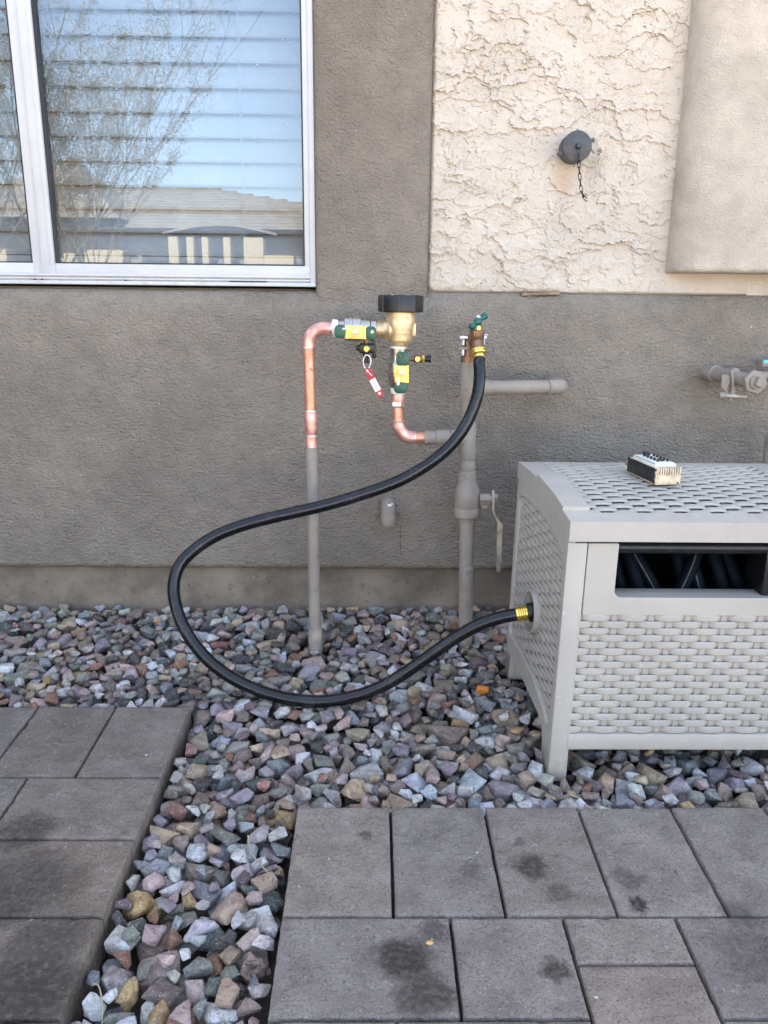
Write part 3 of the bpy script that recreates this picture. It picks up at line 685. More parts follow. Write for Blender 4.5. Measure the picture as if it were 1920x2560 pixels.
vv = [Vector((pxr(x), pxr(y), w_)) for w_ in (-.003, .0006) for x, y in tz]; 
obj('lettering', mb, M['brass'], body, 0)
mb = MB(); rc = pxr(325); oc = []
for k in range(8):
    for da in (-.05, .05):
        a = math.radians(-9+45*k)+da; oc.append((rc*math.sin(a), -rc*math.cos(a)))
    a = math.radians(-9+45*k+22.5); 
z0c, z1c = zz(358), zz(104); lv = [(z0c, .96), (z0c+.002, 1.), (z1c-.003, 1.), (z1c, .965), (z1c, .84), (z1c-.004, .82), (z1c-.004, .25), (z1c-.002, .22)]
vs = [(AX+x*s, YV+y*s, z) for z, s in lv for x, y in oc]; n = len(oc); fs_ = [[i*n+k, i*n+(k+1) % n, (i+1)*n+(k+1) % n, (i+1)*n+k] for i in range(len(lv)-1) for k in range(n)]+[list(range(n)), [(len(lv)-1)*n+k for k in range(n)]]
mb.add(vs, fs_)
for k in range(8):
    a = math.radians(-9+45*k); x, y = rc*1.0*math.sin(a), -rc*1.0*math.cos(a); mb.cyl((AX+x*.985, YV+y*.985, z0c+.001), (AX+x*.985, YV+y*.985, z1c-.002), .0022, 8)
capo = obj('cap', mb, M['black'], vb, 30)
mb = MB()
for px in (955, 1190): p = at(*z2(px, 97), YV-.03); mb.lathe((p.x, p.y, z1c-.005), (0, 0, 1), [(0, .004), (.0052, .004), (.006, .003)], 12)
obj('screw', mb, M['solder'], capo)

def rrect(w_, h, r, n=5):
    out_ = []
    for cx, cy, a0 in ((w_/2-r, h/2-r, 0), (-w_/2+r, h/2-r, PI/2), (-w_/2+r, -h/2+r, PI), (w_/2-r, -h/2+r, 3*PI/2)):
        for k in range(n+1): a = a0+PI/2*k/n; out_.append((cx+r*math.cos(a), cy+r*math.sin(a)))
    return out_
def padplate(mb, c, w_, h, r, y0, y1, bev=.0012, tilt=0.):
    """rounded plate facing the viewer side (-Y) at world x,z centre c"""
    cs, sn = math.cos(tilt), math.sin(tilt)
    lv = [(y1, 0), (y0+bev, 0), (y0+bev*.3, bev*.3), (y0, bev)]
    vs = []; 
    for y, ins in lv:
        for u, v in rrect(w_-2*ins, h-2*ins, max(r-ins, .0005)): vs.append((c[0]+u*cs-v*sn, y, c[1]+u*sn+v*cs))
    n = len(vs)//len(lv)
    mb.add(vs, [list(range(n)), [(len(lv)-1)*n+k for k in range(n)]]+[[i*n+k, i*n+(k+1) % n, (i+1)*n+(k+1) % n, (i+1)*n+k] for i in range(len(lv)-1) for k in range(n)])
def pr2(f, x0, x1, y0, y1, Y):
    a, b = at(*f(x0, y0), Y), at(*f(x1, y1), Y); return ((a.x+b.x)/2, (a.z+b.z)/2), abs(b.x-a.x), abs(b.z-a.z)
YH = YV-.046
def hexnut(mb, c, r, y0, y1, mi=0): mb.lathe((c[0], y1, c[1]), (0, -1, 0), [(0, r), (y1-y0-.0012, r), (y1-y0, r*.9)], mi=mi, facets=6, twist=.3)
# --- horizontal ball valve
sv = MB(); zi = at(900, 821, YV).z
X_ = lambda v: at(*z2(v, 600), YV).x
segs = [(150, 118), (155, 132), (240, 132), (246, 176), (252, 186), (362, 188), (366, 182), (372, 188), (485, 186), (492, 160), (530, 150), (622, 146), (628, 128), (640, 142), (714, 142), (722, 128)]
sv.lathe((X_(150), YV, zi), (1, 0, 0), [(X_(x)-X_(150), pxr(r)) for x, r in segs], 36)
sv.cyl((X_(405), YV-.02, zi-.004), (X_(405), YH, at(*z2(405, 655), YH).z), .0075, 16)
s1 = obj('shutoff_valve', sv, M['chrome'], vb)
mb = MB(); mb.lathe((X_(64), YV, zi), (1, 0, 0), [(0, pxr(122)), (.001, pxr(128)), (X_(112)-X_(64), pxr(126)), (X_(152)-X_(64), pxr(120))], 32); obj('sealing_tape', mb, M['teflon'], s1)
mb = MB()
for y2, x, tx in ((432, 335, '|c'), (440, 432, '200')):
    vs, fs_ = text_geo(tx, .006, .0006); mb.add([(X_(x)+v.x, YV-.012-v.y*.2, zi+pxr(186)*.93+v.y*.9-.001) for v in vs], fs_)
obj('lettering', mb, M['solder'], s1, 0)
h1 = MB(); c, w_, h = pr2(z2, 250, 570, 556, 756, YH); padplate(h1, c, w_, h, .001, YH-.003, YH+.002, .0006, -.02)
c2, w2, h2 = pr2(z2, 252, 300, 556, 756, YH); padplate(h1, c2, w2, h2*.98, .001, YH-.0045, YH-.002, .0006); c2, w2, h2 = pr2(z2, 520, 566, 565, 760, YH); padplate(h1, c2, w2, h2, .001, YH-.0045, YH-.002, .0006)
hd = obj('handle', h1, M['gold'], s1)
g1 = MB(); c, w_, h = pr2(z2, 97, 268, 541, 746, YH); padplate(g1, c, w_, h, .010, YH-.0058, YH+.004, .002); obj('grip', g1, M['green'], s1); g1 = MB()
c, w_, h = pr2(z2, 556, 716, 568, 770, YH); padplate(g1, c, w_, h, .008, YH-.0058, YH+.004, .002); obj('grip', g1, M['green'], s1)
mb = MB(); q = at(*z2(405, 655), YH); hexnut(mb, (q.x, q.z), pxr(70), YH-.010, YH-.003); mb.cyl((q.x, YH-.003, q.z), (q.x, YH-.0145, q.z), pxr(38), 20, b=.001)
obj('bolt', mb, M['brass'], s1)
mb = MB(); c, w_, h = pr2(z2, 212, 308, 588, 620, YH); padplate(mb, c, w_, h, .0022, YH-.0064, YH-.004, .0005); q = at(*z2(655, 648), YH); mb.cyl((q.x, YH-.004, q.z), (q.x, YH-.0063, q.z), pxr(20), 14); obj('rivet', mb, M['solder'], s1)
# --- vertical ball valve
sv = MB(); AV = at(996, 930, YV).x; zt_ = at(996, 869, YV).z
Zv = lambda y: at(996, 700+y/2.765, YV).z
p1r = lambda v: v/2.765*KV
sv.lathe((AV, YV, zt_), (0, 0, -1), [(0, p1r(55)), (.001, p1r(63)), (.012, p1r(61)), (.013, p1r(58))]+[(zt_-Zv(y), p1r(r)) for y, r in ((540, 56), (565, 62), (582, 72), (600, 74), (640, 74), (643, 71), (646, 74), (686, 74), (692, 70), (730, 62), (742, 58), (746, 50))], 36)
q = at(*z1(838, 640), YH); sv.cyl((AV, YV-.015, q.z), (q.x, YH, q.z), .0075, 16)
s2 = obj('shutoff_valve', sv, M['chrome'], vb)
mb = MB(); mb.lathe((AV, YV, Zv(738)), (0, 0, -1), [(0, p1r(52)), (.001, p1r(55)), (Zv(738)-Zv(783), p1r(53)), (Zv(738)-Zv(786), p1r(48))], 30); obj('sealing_tape', mb, M['teflon'], s2); mb = MB()
mb.lathe((AV, YV, zt_+.003), (0, 0, -1), [(0, p1r(56)), (.001, p1r(60)), (.0045, p1r(62)), (.006, p1r(60))], 30); obj('sealing_tape', mb, M['teflon'], s2)
h1 = MB(); c, w_, h = pr2(z1, 792, 888, 588, 712, YH); padplate(h1, c, w_, h, .001, YH-.003, YH+.002, .0006, .02); obj('handle', h1, M['gold'], s2)
g1 = MB(); c, w_, h = pr2(z1, 803, 893, 496, 592, YH); padplate(g1, c, w_, h, .008, YH-.0058, YH+.004, .002); obj('grip', g1, M['green'], s2); g1 = MB(); c, w_, h = pr2(z1, 788, 882, 706, 784, YH); padplate(g1, c, w_, h, .009, YH-.0058, YH+.004, .002); obj('grip', g1, M['green'], s2)
mb = MB(); hexnut(mb, (q.x, q.z), p1r(32), YH-.010, YH-.003); mb.cyl((q.x, YH-.003, q.z), (q.x, YH-.0145, q.z), p1r(18), 20, b=.001); obj('bolt', mb, M['brass'], s2)
mb = MB(); q = at(*z1(838, 527), YH); mb.lathe((q.x, YH-.0045, q.z), (0, -1, 0), [(0, p1r(19)), (.0018, p1r(19)), (.0018, p1r(12)), (.0006, p1r(11))], 18); obj('hanger_hole', mb, M['black'], s2)
mb = MB(); mb.cyl((q.x, YH-.0045, q.z), (q.x, YH-.0056, q.z), p1r(8), 12); obj('rivet', mb, M['solder'], s2)
mb = MB(); c, w_, h = pr2(z1, 806, 824, 676, 728, YH); padplate(mb, c, w_, h, .002, YH-.0062, YH-.004, .0005); obj('slot', mb, M['solder'], s2)
# --- test cocks
a = at(*z1(880, 545), YV-.01)
tc_ = MB(); X1_ = lambda v: at(*z1(v, 545), YV-.01).x
tc_.lathe((X1_(862), YV-.01, a.z), (1, 0, 0), [(0, p1r(15)), (X1_(912)-X1_(862), p1r(15)), (X1_(914)-X1_(862), p1r(20)), (X1_(926)-X1_(862), p1r(20)), (X1_(928)-X1_(862), p1r(24)), (X1_(978)-X1_(862), p1r(24)), (X1_(980)-X1_(862), p1r(17)), (X1_(1002)-X1_(862), p1r(17))], 24)
t1 = obj('test_cock', tc_, M['bronze'], vb)
mb = MB(); q = at(*z1(952, 548), YV-.03); mb.lathe((q.x, YV-.018, q.z), (0, -1, 0), [(0, p1r(19)), (.009, p1r(19)), (.010, p1r(16))], 20); mb.box(q.x-.0006, q.x+.0006, YV-.0288, YV-.0278, q.z-p1r(12), q.z+p1r(12)); mb.lathe((X1_(984), YV-.01, a.z), (1, 0, 0), [(0, p1r(26)), (X1_(998)-X1_(984), p1r(26))], facets=6); obj('screw', mb, M['yellow'], t1)
mb = MB(); mb.lathe((X1_(1000), YV-.01, a.z), (1, 0, 0), [(0, p1r(22)), (X1_(1032)-X1_(1000), p1r(22)), (X1_(1033)-X1_(1000), p1r(28)), (X1_(1042)-X1_(1000), p1r(28))], 24); obj('dust_cap', mb, M['black'], t1)
YC = YV-.012; tc_ = MB(); cx = at(*z2(568, 800), YC).x; Z2 = lambda y: at(*z2(568, y), YC).z
tc_.cyl((cx, YC, Z2(740)), (cx, YC, Z2(835)), pxr(42), 20); t2 = obj('test_cock', tc_, M['bronze'], vb)
mb = MB(); W = lambda x: at(*z2(x, 900), YC).x
mb.box(W(458), W(690), YC-.013, YC+.012, Z2(965), Z2(818), .004); mb.box(W(410), W(470), YC-.008, YC+.006, Z2(930), Z2(845), .003); mb.box(W(648), W(714), YC-.010, YC+.004, Z2(1030), Z2(825), .002); mb.box(W(640), W(655), YC-.006, YC, Z2(860), Z2(790), .001)
mb.tube(spline([(W(680), YC, Z2(830)), (W(675), YC, Z2(790)), (W(650), YC, Z2(770)), (W(630), YC+.01, Z2(775))], 5), .0016, 8)
mb.lathe((cx-pxr(5), YC, Z2(965)), (0, 0, -1), [(0, pxr(45)), (Z2(965)-Z2(1088), pxr(42)), (Z2(965)-Z2(1090), pxr(58)), (Z2(965)-Z2(1112), pxr(58))], 20); obj('cover', mb, M['black'], t2)
mb = MB(); q = at(*z2(570, 905), YC-.014); mb.lathe((q.x, YC-.011, q.z), (0, -1, 0), [(0, pxr(48)), (.004, pxr(48)), (.005, pxr(40)), (.0038, pxr(30))], 22); mb.box(q.x-pxr(24), q.x+pxr(24), YC-.0165, YC-.015, q.z-.0005, q.z+.0005); obj('screw', mb, M['yellow'], t2)

# --- tag on a white loop
tg = thing('tag', 'red and white paper tag hanging on a white loop below brass valve', 'tag', tuple(at(930, 950, YV-.03)))
YT = YV-.030
loop = [z2(556, 992), z2(530, 1040), z2(522, 1095), z2(535, 1160), z2(575, 1215), z2(605, 1185), z2(632, 1110), z2(632, 1050), z2(606, 1005), z2(566, 990)]
mb = MB(); mb.tube(spline([at(*p, YT+.004*(i % 2)) for i, p in enumerate(loop)], 5), .0013, 8); obj('loop', mb, M['white'], tg)
A, B = at(*z2(566, 1180), YT), at(953, 991, YT-.004); dv = (B-A).normalized(); lt = (B-A).length; nv = Vector((dv.z, 0, -dv.x)).normalized(); hw = .0067
mb = MB()
def tagp(t, s, y=0): return A+dv*(lt*t)+nv*(hw*s*(min(1, .45+t*4)))+Vector((.0, y, 0))
tt = [0, .04, .1, .14, .40, .43, .76, .80, 1.0]; vs = []
for t in tt: vs += [tagp(t, -1), tagp(t, 1), tagp(t, -1, .0012), tagp(t, 1, .0012)]
for i in range(len(tt)-1):
    m_ = 0 if tt[i] < .40 or tt[i] >= .78 else 1
    a = 4*i; b = a+4; mb.f += [[a, a+1, b+1, b], [a+2, b+2, b+3, a+3], [a, b, b+2, a+2], [a+1, a+3, b+3, b+1]]; mb.mi += [m_]*4
mb.v = [Vector(v) for v in vs]; mb.f += [[0, 1, 3, 2], [len(vs)-4, len(vs)-3, len(vs)-1, len(vs)-2]]; mb.mi += [0, 0]
card = obj('card', mb, None, tg, 0, [M['red'], M['white']])
mb = MB()
for i in range(7):
    t = .48+i*.042; s0, s1_ = -.75, (.7, .4, .75, .55, .7, .2, .6)[i]
    mb.add([tagp(t, s0, -.0004), tagp(t, s1_, -.0004), tagp(t+.014, s1_, -.0004), tagp(t+.014, s0, -.0004)], [[0, 1, 2, 3]])
obj('print', mb, M['ink'], card, 0)
mb = MB(); mb.add([tagp(.86, -.4, -.0004), tagp(.86, .4, -.0004), tagp(.93, .4, -.0004), tagp(.93, -.4, -.0004)], [[0, 1, 2, 3]]); q = at(*z2(585, 1232), YT-.001); mb.sphere(q, .0024, 8)
mb.tube([q, at(*z2(650, 1300), YT-.0025)], .0009, 6); obj('tie', mb, M['white'], tg, 0)

# --- copper outlet below the vertical valve
ol = thing('copper_elbow', 'short copper drop with elbow turning right below the vertical valve', 'pipe', tuple(at(1000, 1050, YV)))
e0 = at(994.8, 984, YV); eb = at(994.8, 1093.5, YV); e1 = at(1063, 1093.5, YV); e1.z = eb.z
mb = MB(); mb.cyl(e0+Vector((0, 0, .004)), e0+Vector((0, 0, -.004)), RC*1.12, 28); mb.cyl(e0, (e0.x, YV, at(995, 1016, YV).z), RC*1.07, 28, b=.001); obj('adapter', mb, M['copper_bright'], ol)
mb = MB(); mb.cyl(e0, eb+Vector((0, 0, R_)), RC*.96, 28); mb.cyl((eb.x+R_, YV, eb.z), e1, RC*.97, 28); obj('pipe', mb, M['copper'], ol)
zc_ = at(995, 1052.6, YV).z
mb = MB(); mb.tube([Vector((eb.x, YV, zc_))]+arc((eb.x+R_, YV, eb.z+R_), (-1, 0, 0), (0, 0, -1), R_, 10)+[Vector((at(1038, 1093, YV).x, YV, eb.z))], RC*1.08, 28); obj('elbow', mb, M['copper_bright'], ol)
rings('solder_ring', [((e0.x, YV, at(995, 1016, YV).z), (0, 0, 1), RC*1.06), ((eb.x, YV, zc_), (0, 0, 1), RC*1.06), ((at(1038, 1093, YV).x, YV, eb.z), (1, 0, 0), RC*1.06)], ol)
mb = MB(); mb.box(e0.x-.012, e0.x+.006, YV-RC*1.09, YV-RC*.8, at(995, 1018, YV).z, at(995, 1003, YV).z, .002); obj('solder_smear', mb, M['solder'], ol)

# --- grey main riser
mr = thing('riser_pipe', 'grey painted vertical water pipe with side branches and shutoff lever', 'pipe', tuple(at(1168, 1560, .61)))
def RP(y): return at(1170.5-(y-900)*.0075, y, .612)
top, bot = RP(905), RP(1616)+Vector((0, 0, -.07))
ax = (bot-top).normalized()
def seg(y0, y1, r, b=.001, name=None):
    mb.cyl(RP(y0), RP(y1), r*KV, 32, b=b)
mb = MB(); mb.tube([top, RP(1250), bot], 19.6*KV, 32)
seg(920, 1000, 21.2); seg(1058, 1148, 21.6); seg(1152, 1180, 20.6)
seg(1470, 1413, 20.6, .0008)
pipe_o = obj('pipe', mb, M['pipe'], mr)
mb = MB(); mb.cyl(top+Vector((0, 0, .012)), RP(908), 19*KV, 28); obj('pipe_end', mb, M['bronze'], mr)
mb = MB(); p0 = RP(1176)
def tt_(y): return (RP(y)-p0).length
mb.lathe(p0, ax, [(tt_(y), r*KV) for y, r in ((1176.2, 22.5), (1178, 23.4), (1202, 23.4), (1204, 23.8), (1226, 34), (1266, 34.2), (1267, 33.6), (1268.5, 34.4), (1288, 34.4), (1291, 32), (1292, 26))], 36)
v_o = obj('shutoff_valve', mb, M['pipe'], mr)
mb = MB(); mb.lathe(RP(1291), ax, [(0, 24*KV), ((RP(1302)-RP(1291)).length, 24*KV)], facets=8); mb.lathe(RP(1302), ax, [(0, 21.8*KV), ((RP(1321)-RP(1302)).length, 21.4*KV)], facets=12); obj('hex_union', mb, M['pipe'], v_o)
mb = MB(); s_ = at(*z6(700, 690), .605); e_ = at(*z6(905, 690), .603); mb.lathe(s_, (1, 0, 0), [(0, 16*KV), (e_.x-s_.x, 16*KV)], facets=6, twist=.2)
mb.lathe(e_, (1, 0, 0), [(0, 12*KV), (.004, 12*KV), (.004, 14*KV), (.006, 14*KV)], 20); k1 = at(*z6(990, 668), .603); k2 = at(*z6(1055, 668), .603); mb.lathe(k1, (1, 0, 0), [(0, 12*KV), (k2.x-k1.x-.002, 12*KV), (k2.x-k1.x, 10*KV)], facets=6)
mb.box(at(*z6(740, 690), .605).x, at(*z6(860, 690), .605).x, .598, .61, at(*z6(800, 872), .605).z, at(*z6(800, 800), .605).z, .001); obj('stem', mb, M['pipe'], v_o)
mb = MB(); lp = [z6(970, 520), z6(968, 700), z6(962, 900), z6(985, 980), z6(1040, 1070), z6(1098, 1185), z6(1090, 1300), z6(1080, 1600), z6(1072, 1900), z6(1068, 2090), z6(1070, 2130)]
lw_ = [.0035, .009, .009, .009, .009, .0095, .0095, .0095, .0095, .009, .005]; n = len(lp); vs = []
ths = [.0022, .0022, .0022, .0024, .0026, .0058, .0058, .0055, .0052, .0048, .003]
for p, hw_, th_ in zip(lp, lw_, ths):
    c = at(*p, .600); vs += [c+Vector((th_, -hw_, 0)), c+Vector((th_*.8, hw_, 0)), c+Vector((-th_*.8, hw_, 0)), c+Vector((-th_, -hw_, 0))]
mb.add(vs, [[0, 1, 2, 3], [4*n-4, 4*n-3, 4*n-2, 4*n-1]]+[[4*i+k, 4*i+(k+1) % 4, 4*i+4+(k+1) % 4, 4*i+4+k] for i in range(n-1) for k in range(4)]); obj('lever', mb, M['steel'], v_o, 50)
vs, fs_ = text_geo('1-1/4', .0098, .0007); mb = MB(); rr = 34.3*KV; vc = RP(1255); mb.add([(vc.x+(rr+v.z)*math.sin(-v.y/rr+.12), vc.y-(rr+v.z)*math.cos(-v.y/rr+.12), vc.z-v.x) for v in vs], fs_); vs, fs_ = text_geo('0', .007, .0007); mb.add([(vc.x+(rr+v.z)*math.sin(v.x/rr-.30), vc.y-(rr+v.z)*math.cos(v.x/rr-.30), vc.z+v.y-.001) for v in vs], fs_); obj('lettering', mb, M['pipe'], v_o, 0)
# left branch to the copper elbow, right branch into the wall
mb = MB(); zl = e1.z; bl_ = Vector((e1.x-.002, YV, zl)); br_ = Vector((RP(1090).x, RP(1090).y, zl))
mb.cyl(bl_, br_, 18.5*KV, 28); mb.cyl((at(1087, 1090, YV).x, YV, zl), (at(1124, 1090, YV).x, .606, zl), 20.5*KV, 28, b=.001); mb.cyl((at(1126, 1090, YV).x, .606, zl), br_, 21.4*KV, 28, b=.001); mb.cyl(bl_, bl_+Vector((.008, 0, 0)), 19.3*KV, 24); obj('branch_pipe', mb, M['pipe'], mr)
zr_ = at(1300, 967, .64).z; xe = at(1407, 967, .64).x
mb = MB(); q0 = Vector((RP(967).x, RP(967).y, zr_)); q1 = Vector((xe-.02, .645, zr_))
mb.cyl(q0, q1, 18.2*KV, 28); mb.cyl(q0, Vector((at(1228, 967, .62).x, .618, zr_)), 20*KV, 28, b=.001); xj = at(1367, 967, .64).x
mb.tube([(xj, .640, zr_), (xe-.024, .645, zr_)]+[Vector((xe-.024, .668, zr_))+Vector((.024*math.sin(PI/2*k/6), -.024*math.cos(PI/2*k/6), 0)) for k in range(7)]+[(xe, .77, zr_)], 19.6*KV, 24); obj('branch_pipe', mb, M['pipe'], mr)

# --- drain stub
dr = thing('drain_stub', 'small grey pipe elbow poking from the wall below the hose', 'pipe', tuple(at(970, 1280, .73)))
a = at(970, 1264, .725); b_ = at(970, 1311, .725); mb = MB(); rd = .0178
mb.tube([(a.x, .765, a.z), (a.x, a.y+.012, a.z)]+[Vector((a.x, a.y+.012, a.z-.012))+Vector((0, -.012*math.sin(PI/2*k/6), .012*math.cos(PI/2*k/6))) for k in range(1, 7)]+[(a.x, a.y, b_.z)], rd, 24); mb.cyl((a.x, a.y, b_.z+.022), (a.x, a.y, b_.z), rd*1.03, 24, b=.001); obj('elbow', mb, M['pipe'], dr)
mb = MB(); q = at(*r6(768, 625), .707); mb.box(q.x-.005, q.x+.004, q.y-.001, q.y+.004, q.z-.002, q.z+.002, .0008); q = at(*r6(782, 617), .708); mb.box(q.x-.002, q.x+.002, q.y-.001, q.y+.004, q.z-.0012, q.z+.0012); obj('paint_chip', mb, M['white'], dr)

# --- hose bib
hb = thing('hose_bib', 'brass garden tap with green wing handle atop the grey pipe', 'tap', tuple(at(1190, 850, .585)))
YB = .585
Bp = lambda x, y, Y=YB: at(*zb_(x, y), Y)
inlet = Vector((RP(905).x, .612, Bp(800, 870).z)); cb = Bp(1020, 815)
mb = MB(); mb.tube(spline([RP(915), Vector((RP(905).x, .612, inlet.z-.01)), Vector((RP(905).x+.006, .606, inlet.z+.003)), cb+Vector((0, .01, 0))], 5), 16*KV, 20)
bxs = (Bp(1060, 430)-Bp(1030, 800)).normalized()
mb.lathe(Bp(1025, 860), bxs, [(0, 12*KV), (.006, 17*KV), (.014, 18.3*KV), (.022, 18*KV), (.024, 17*KV)], 28)
od = Vector((.12, -.42, -.90)).normalized(); o0 = cb+Vector((.001, -.006, -.004)); mb.lathe(o0, od, [(0, 13*KV), (.012, 14*KV), (.020, 14*KV)], 24)
obj('body', mb, M['bronze'], hb)
mb = MB(); bb = Bp(1030, 745); mb.lathe(bb, bxs, [(0, 17.5*KV), (.002, 18*KV), (.0085, 18*KV), (.0095, 16*KV)], facets=6, twist=.35); mb.lathe(bb+bxs*.009, bxs, [(0, 12*KV), (.004, 11*KV), (.012, 9*KV), (.018, 8.6*KV), (.019, 7.2*KV), (.021, 7.2*KV), (.022, 8*KV), (.0245, 8*KV)], 24); obj('bonnet', mb, M['yellow'], hb)
hc = Bp(1060, 395, .575); mb = MB(); mb.lathe(hc-bxs*.009, bxs, [(0, 6*KV), (.002, 9*KV), (.007, 10.2*KV), (.013, 9*KV), (.0165, 6.5*KV)], 24)
for ex, ey, yy in ((915, 525, .562), (1215, 275, .588)):
    e2 = Bp(ex, ey, yy); v = e2-hc; mb.tube([hc+v*.15, hc+v*.4, hc+v*.62, hc+v*.85, e2, e2+v.normalized()*.003, e2+v.normalized()*.0055], [.0042, .0044, .0056, .0072, .0077, .0065, .003], 16)
hh = obj('handle', mb, M['teal'], hb, 60); mb = MB(); mb.lathe(hc+bxs*.0070, bxs, [(0, 6.3*KV), (.002, 6*KV), (.0032, 3*KV), (.005, 2.4*KV), (.0058, 1*KV)], 18); obj('screw', mb, M['white'], hh)
for x0, y0, x1, y1, yy in ((650, 765, 830, 800, .60), (700, 820, 748, 950, .597), (690, 1050, 742, 1190, .597), (1185, 720, 1222, 940, .60), (1190, 700, 1290, 722, .60), (1200, 735, 1265, 790, .603)):
    mb = MB(); a, b_ = Bp(x0, y1, yy), Bp(x1, y0, yy); mb.box(a.x, b_.x, yy-.004, yy+.02, min(a.z, b_.z), max(a.z, b_.z), .0015); obj('collar', mb, M['white'], hb)
mb = MB()
for k in range(9): q = Bp(660+k*18, 762+(k*37 % 22)-10, .598); mb.sphere(q, .0016+.0004*(k % 3), 8)
obj('tape_scrap', mb, M['white'], hb)
mb = MB()
for x0, y0, x1, y1 in ((600, 985, 860, 1060), (780, 820, 850, 960)):
    a, b_ = Bp(x0, y1, .605), Bp(x1, y0, .605); mb.box(a.x, b_.x, .598, .625, a.z, b_.z, .003)
obj('clamp', mb, M['pipe'], hb)

# ================================================================ garden hose
HR = .0126
h0 = o0+od*.019
hp = [(1035, 785, .555), (1036, 815, .545), (1029, 862, .535), (1005, 920, .525), (966, 970, .515), (914, 1010, .505), (850, 1044, .495), (760, 1075, .485), (680, 1097, .475), (600, 1115, .465), (530, 1133, .455), (465, 1158, .445), (415, 1192, .43), (385, 1227, .415), (375, 1267, .40), (381, 1312, .385), (398, 1357, .37), (428, 1402, .357), (467, 1441, .345), (522, 1476, .335), (590, 1502, .326), (660, 1514, .320), (720, 1513, .316), (780, 1500, .313), (830, 1480, .311), (880, 1450, .309), (930, 1415, .307), (980, 1380, .305), (1030, 1352, .303), (1080, 1334, .301), (1128, 1325.5, .299)]
gh = thing('garden_hose', 'black rubber garden hose looping from the tap down to the hose box', 'hose', tuple(atd(690, 1514, .318)))
hpts = spline([o0+od*.040]+[atd(*p) for p in hp], 7)
mb = MB(); mb.tube(hpts, HR, 20); obj('tube', mb, M['hose'], gh, 80)
mb = MB(); mb.lathe(h0-od*.002, od, [(0, 14*KV), (.001, 18.8*KV), (.004, 19*KV), (.005, 17.6*KV), (.0065, 17.6*KV), (.0075, 19.4*KV), (.011, 19*KV), (.0125, 15*KV), (.013, 14*KV), (.034, 14.2*KV), (.0345, 13*KV)], 32); obj('coupling', mb, M['yellow'], gh)
hv = (hpts[-1]-hpts[-3]).normalized(); ef = hpts[-1]
mb = MB(); mb.lathe(ef-hv*.012, hv, [(0, HR*.9), (.0005, HR*1.08)]+[q for k in range(5) for q in ((.002+k*.004, HR*1.09), (.003+k*.004, HR*1.14), (.0045+k*.004, HR*1.14), (.0055+k*.004, HR*1.0))]+[(.0235, HR*1.1)], 28); obj('ferrule', mb, M['yellow'], gh)

# ================================================================ hose box
hx = thing('hose_box', 'grey wicker pattern resin hose reel box with curved lid on rocks', 'hose box', (.67, .29, 0))
X0, X2, Y0, Y2 = .437, .917, .100, .478
def bxm(v):
    f = 1-2*(v[0]-X0)/(X2-X0); return Vector((v[0]+f*(-.042*(v[1]-.1)+.012*(v[2]-.42)), v[1], v[2]))
def bobj(name, mb, mat, parent=None, smooth=35): mb.map(bxm); return obj(name, mb, M[mat], parent or hx, smooth)
_zy = [(.08, .4535), (.095, .4555), (.14, .4615), (.20, .470), (.315, .4775), (.42, .4765), (.478, .474), (.6, .47)]
def ztop(y):
    for (a, za), (b, zb2) in zip(_zy, _zy[1:]):
        if y <= b: t = (y-a)/(b-a); return za+(zb2-za)*t
    return _zy[-1][1]
def weave(mb, u0, u1, v0, v1, P, inside=lambda u, v: True, rowp=.0120, stp=.0610, bul=.0085):
    nr = int(round((v1-v0)/rowp)); nu, nvv = 9, 7
    ns = int((u1-u0)/(stp/2))+2
    for i in range(ns):                                             # stakes
        uc = u0+i*stp/2
        if uc > u1: break
        vs = []; fs_ = []; k = 0; run = []
        n_ = 24
        for j in range(n_):
            a = v0+(v1-v0)*j/n_; b = v0+(v1-v0)*(j+1)/n_
            if inside(uc, (a+b)/2):
                o = len(vs)
                for vv_ in (a, b): vs += [P(max(u0, uc-.0058), vv_, .0004), P(max(u0, uc-.0044), vv_, .0024), P(min(u1, uc), vv_, .0019), P(min(u1, uc+.0044), vv_, .0024), P(min(u1, uc+.0058), vv_, .0004)]
                fs_ += [[o+q, o+q+1, o+q+6, o+q+5] for q in range(4)]
        mb.add(vs, fs_)
    for r_ in range(nr):
        vc = v0+(r_+.5)*(v1-v0)/nr
        k0 = -1
        while True:
            uc = u0+(k0+.5*(r_ % 2))*stp; k0 += 1
            if uc-stp/2 > u1: break
            L_ = stp*.410
            if not inside(min(max(uc, u0), u1), vc): continue
            vs = []
            for a in range(nu):
                t = -1+2*a/(nu-1); u = uc+t*L_
                hb_ = bul*max(0, 1-t*t)**.55+.0004; hh_ = (rowp*.535)*(.70+.30*(1-t**4) if abs(t) < 1 else .70)
                for b in range(nvv):
                    s = -1+2*b/(nvv-1)
                    hgt = hb_-.0024*s**4*(.4+.6*(1-t*t))+(.00045 if b % 2 else -.0002)
                    uu = min(max(u, u0), u1)
                    vs.append(P(uu, min(max(vc+s*hh_, v0-.001), v1+.001), max(hgt, .0002)))
            if max(v_.x for v_ in vs)-min(v_.x for v_ in vs) < 1e-5 and max(v_.y for v_ in vs)-min(v_.y for v_ in vs) < 1e-5: continue
            mb.add(vs, [[a*nvv+b, a*nvv+b+1, (a+1)*nvv+b+1, (a+1)*nvv+b] for a in range(nu-1) for b in range(nvv-1)])
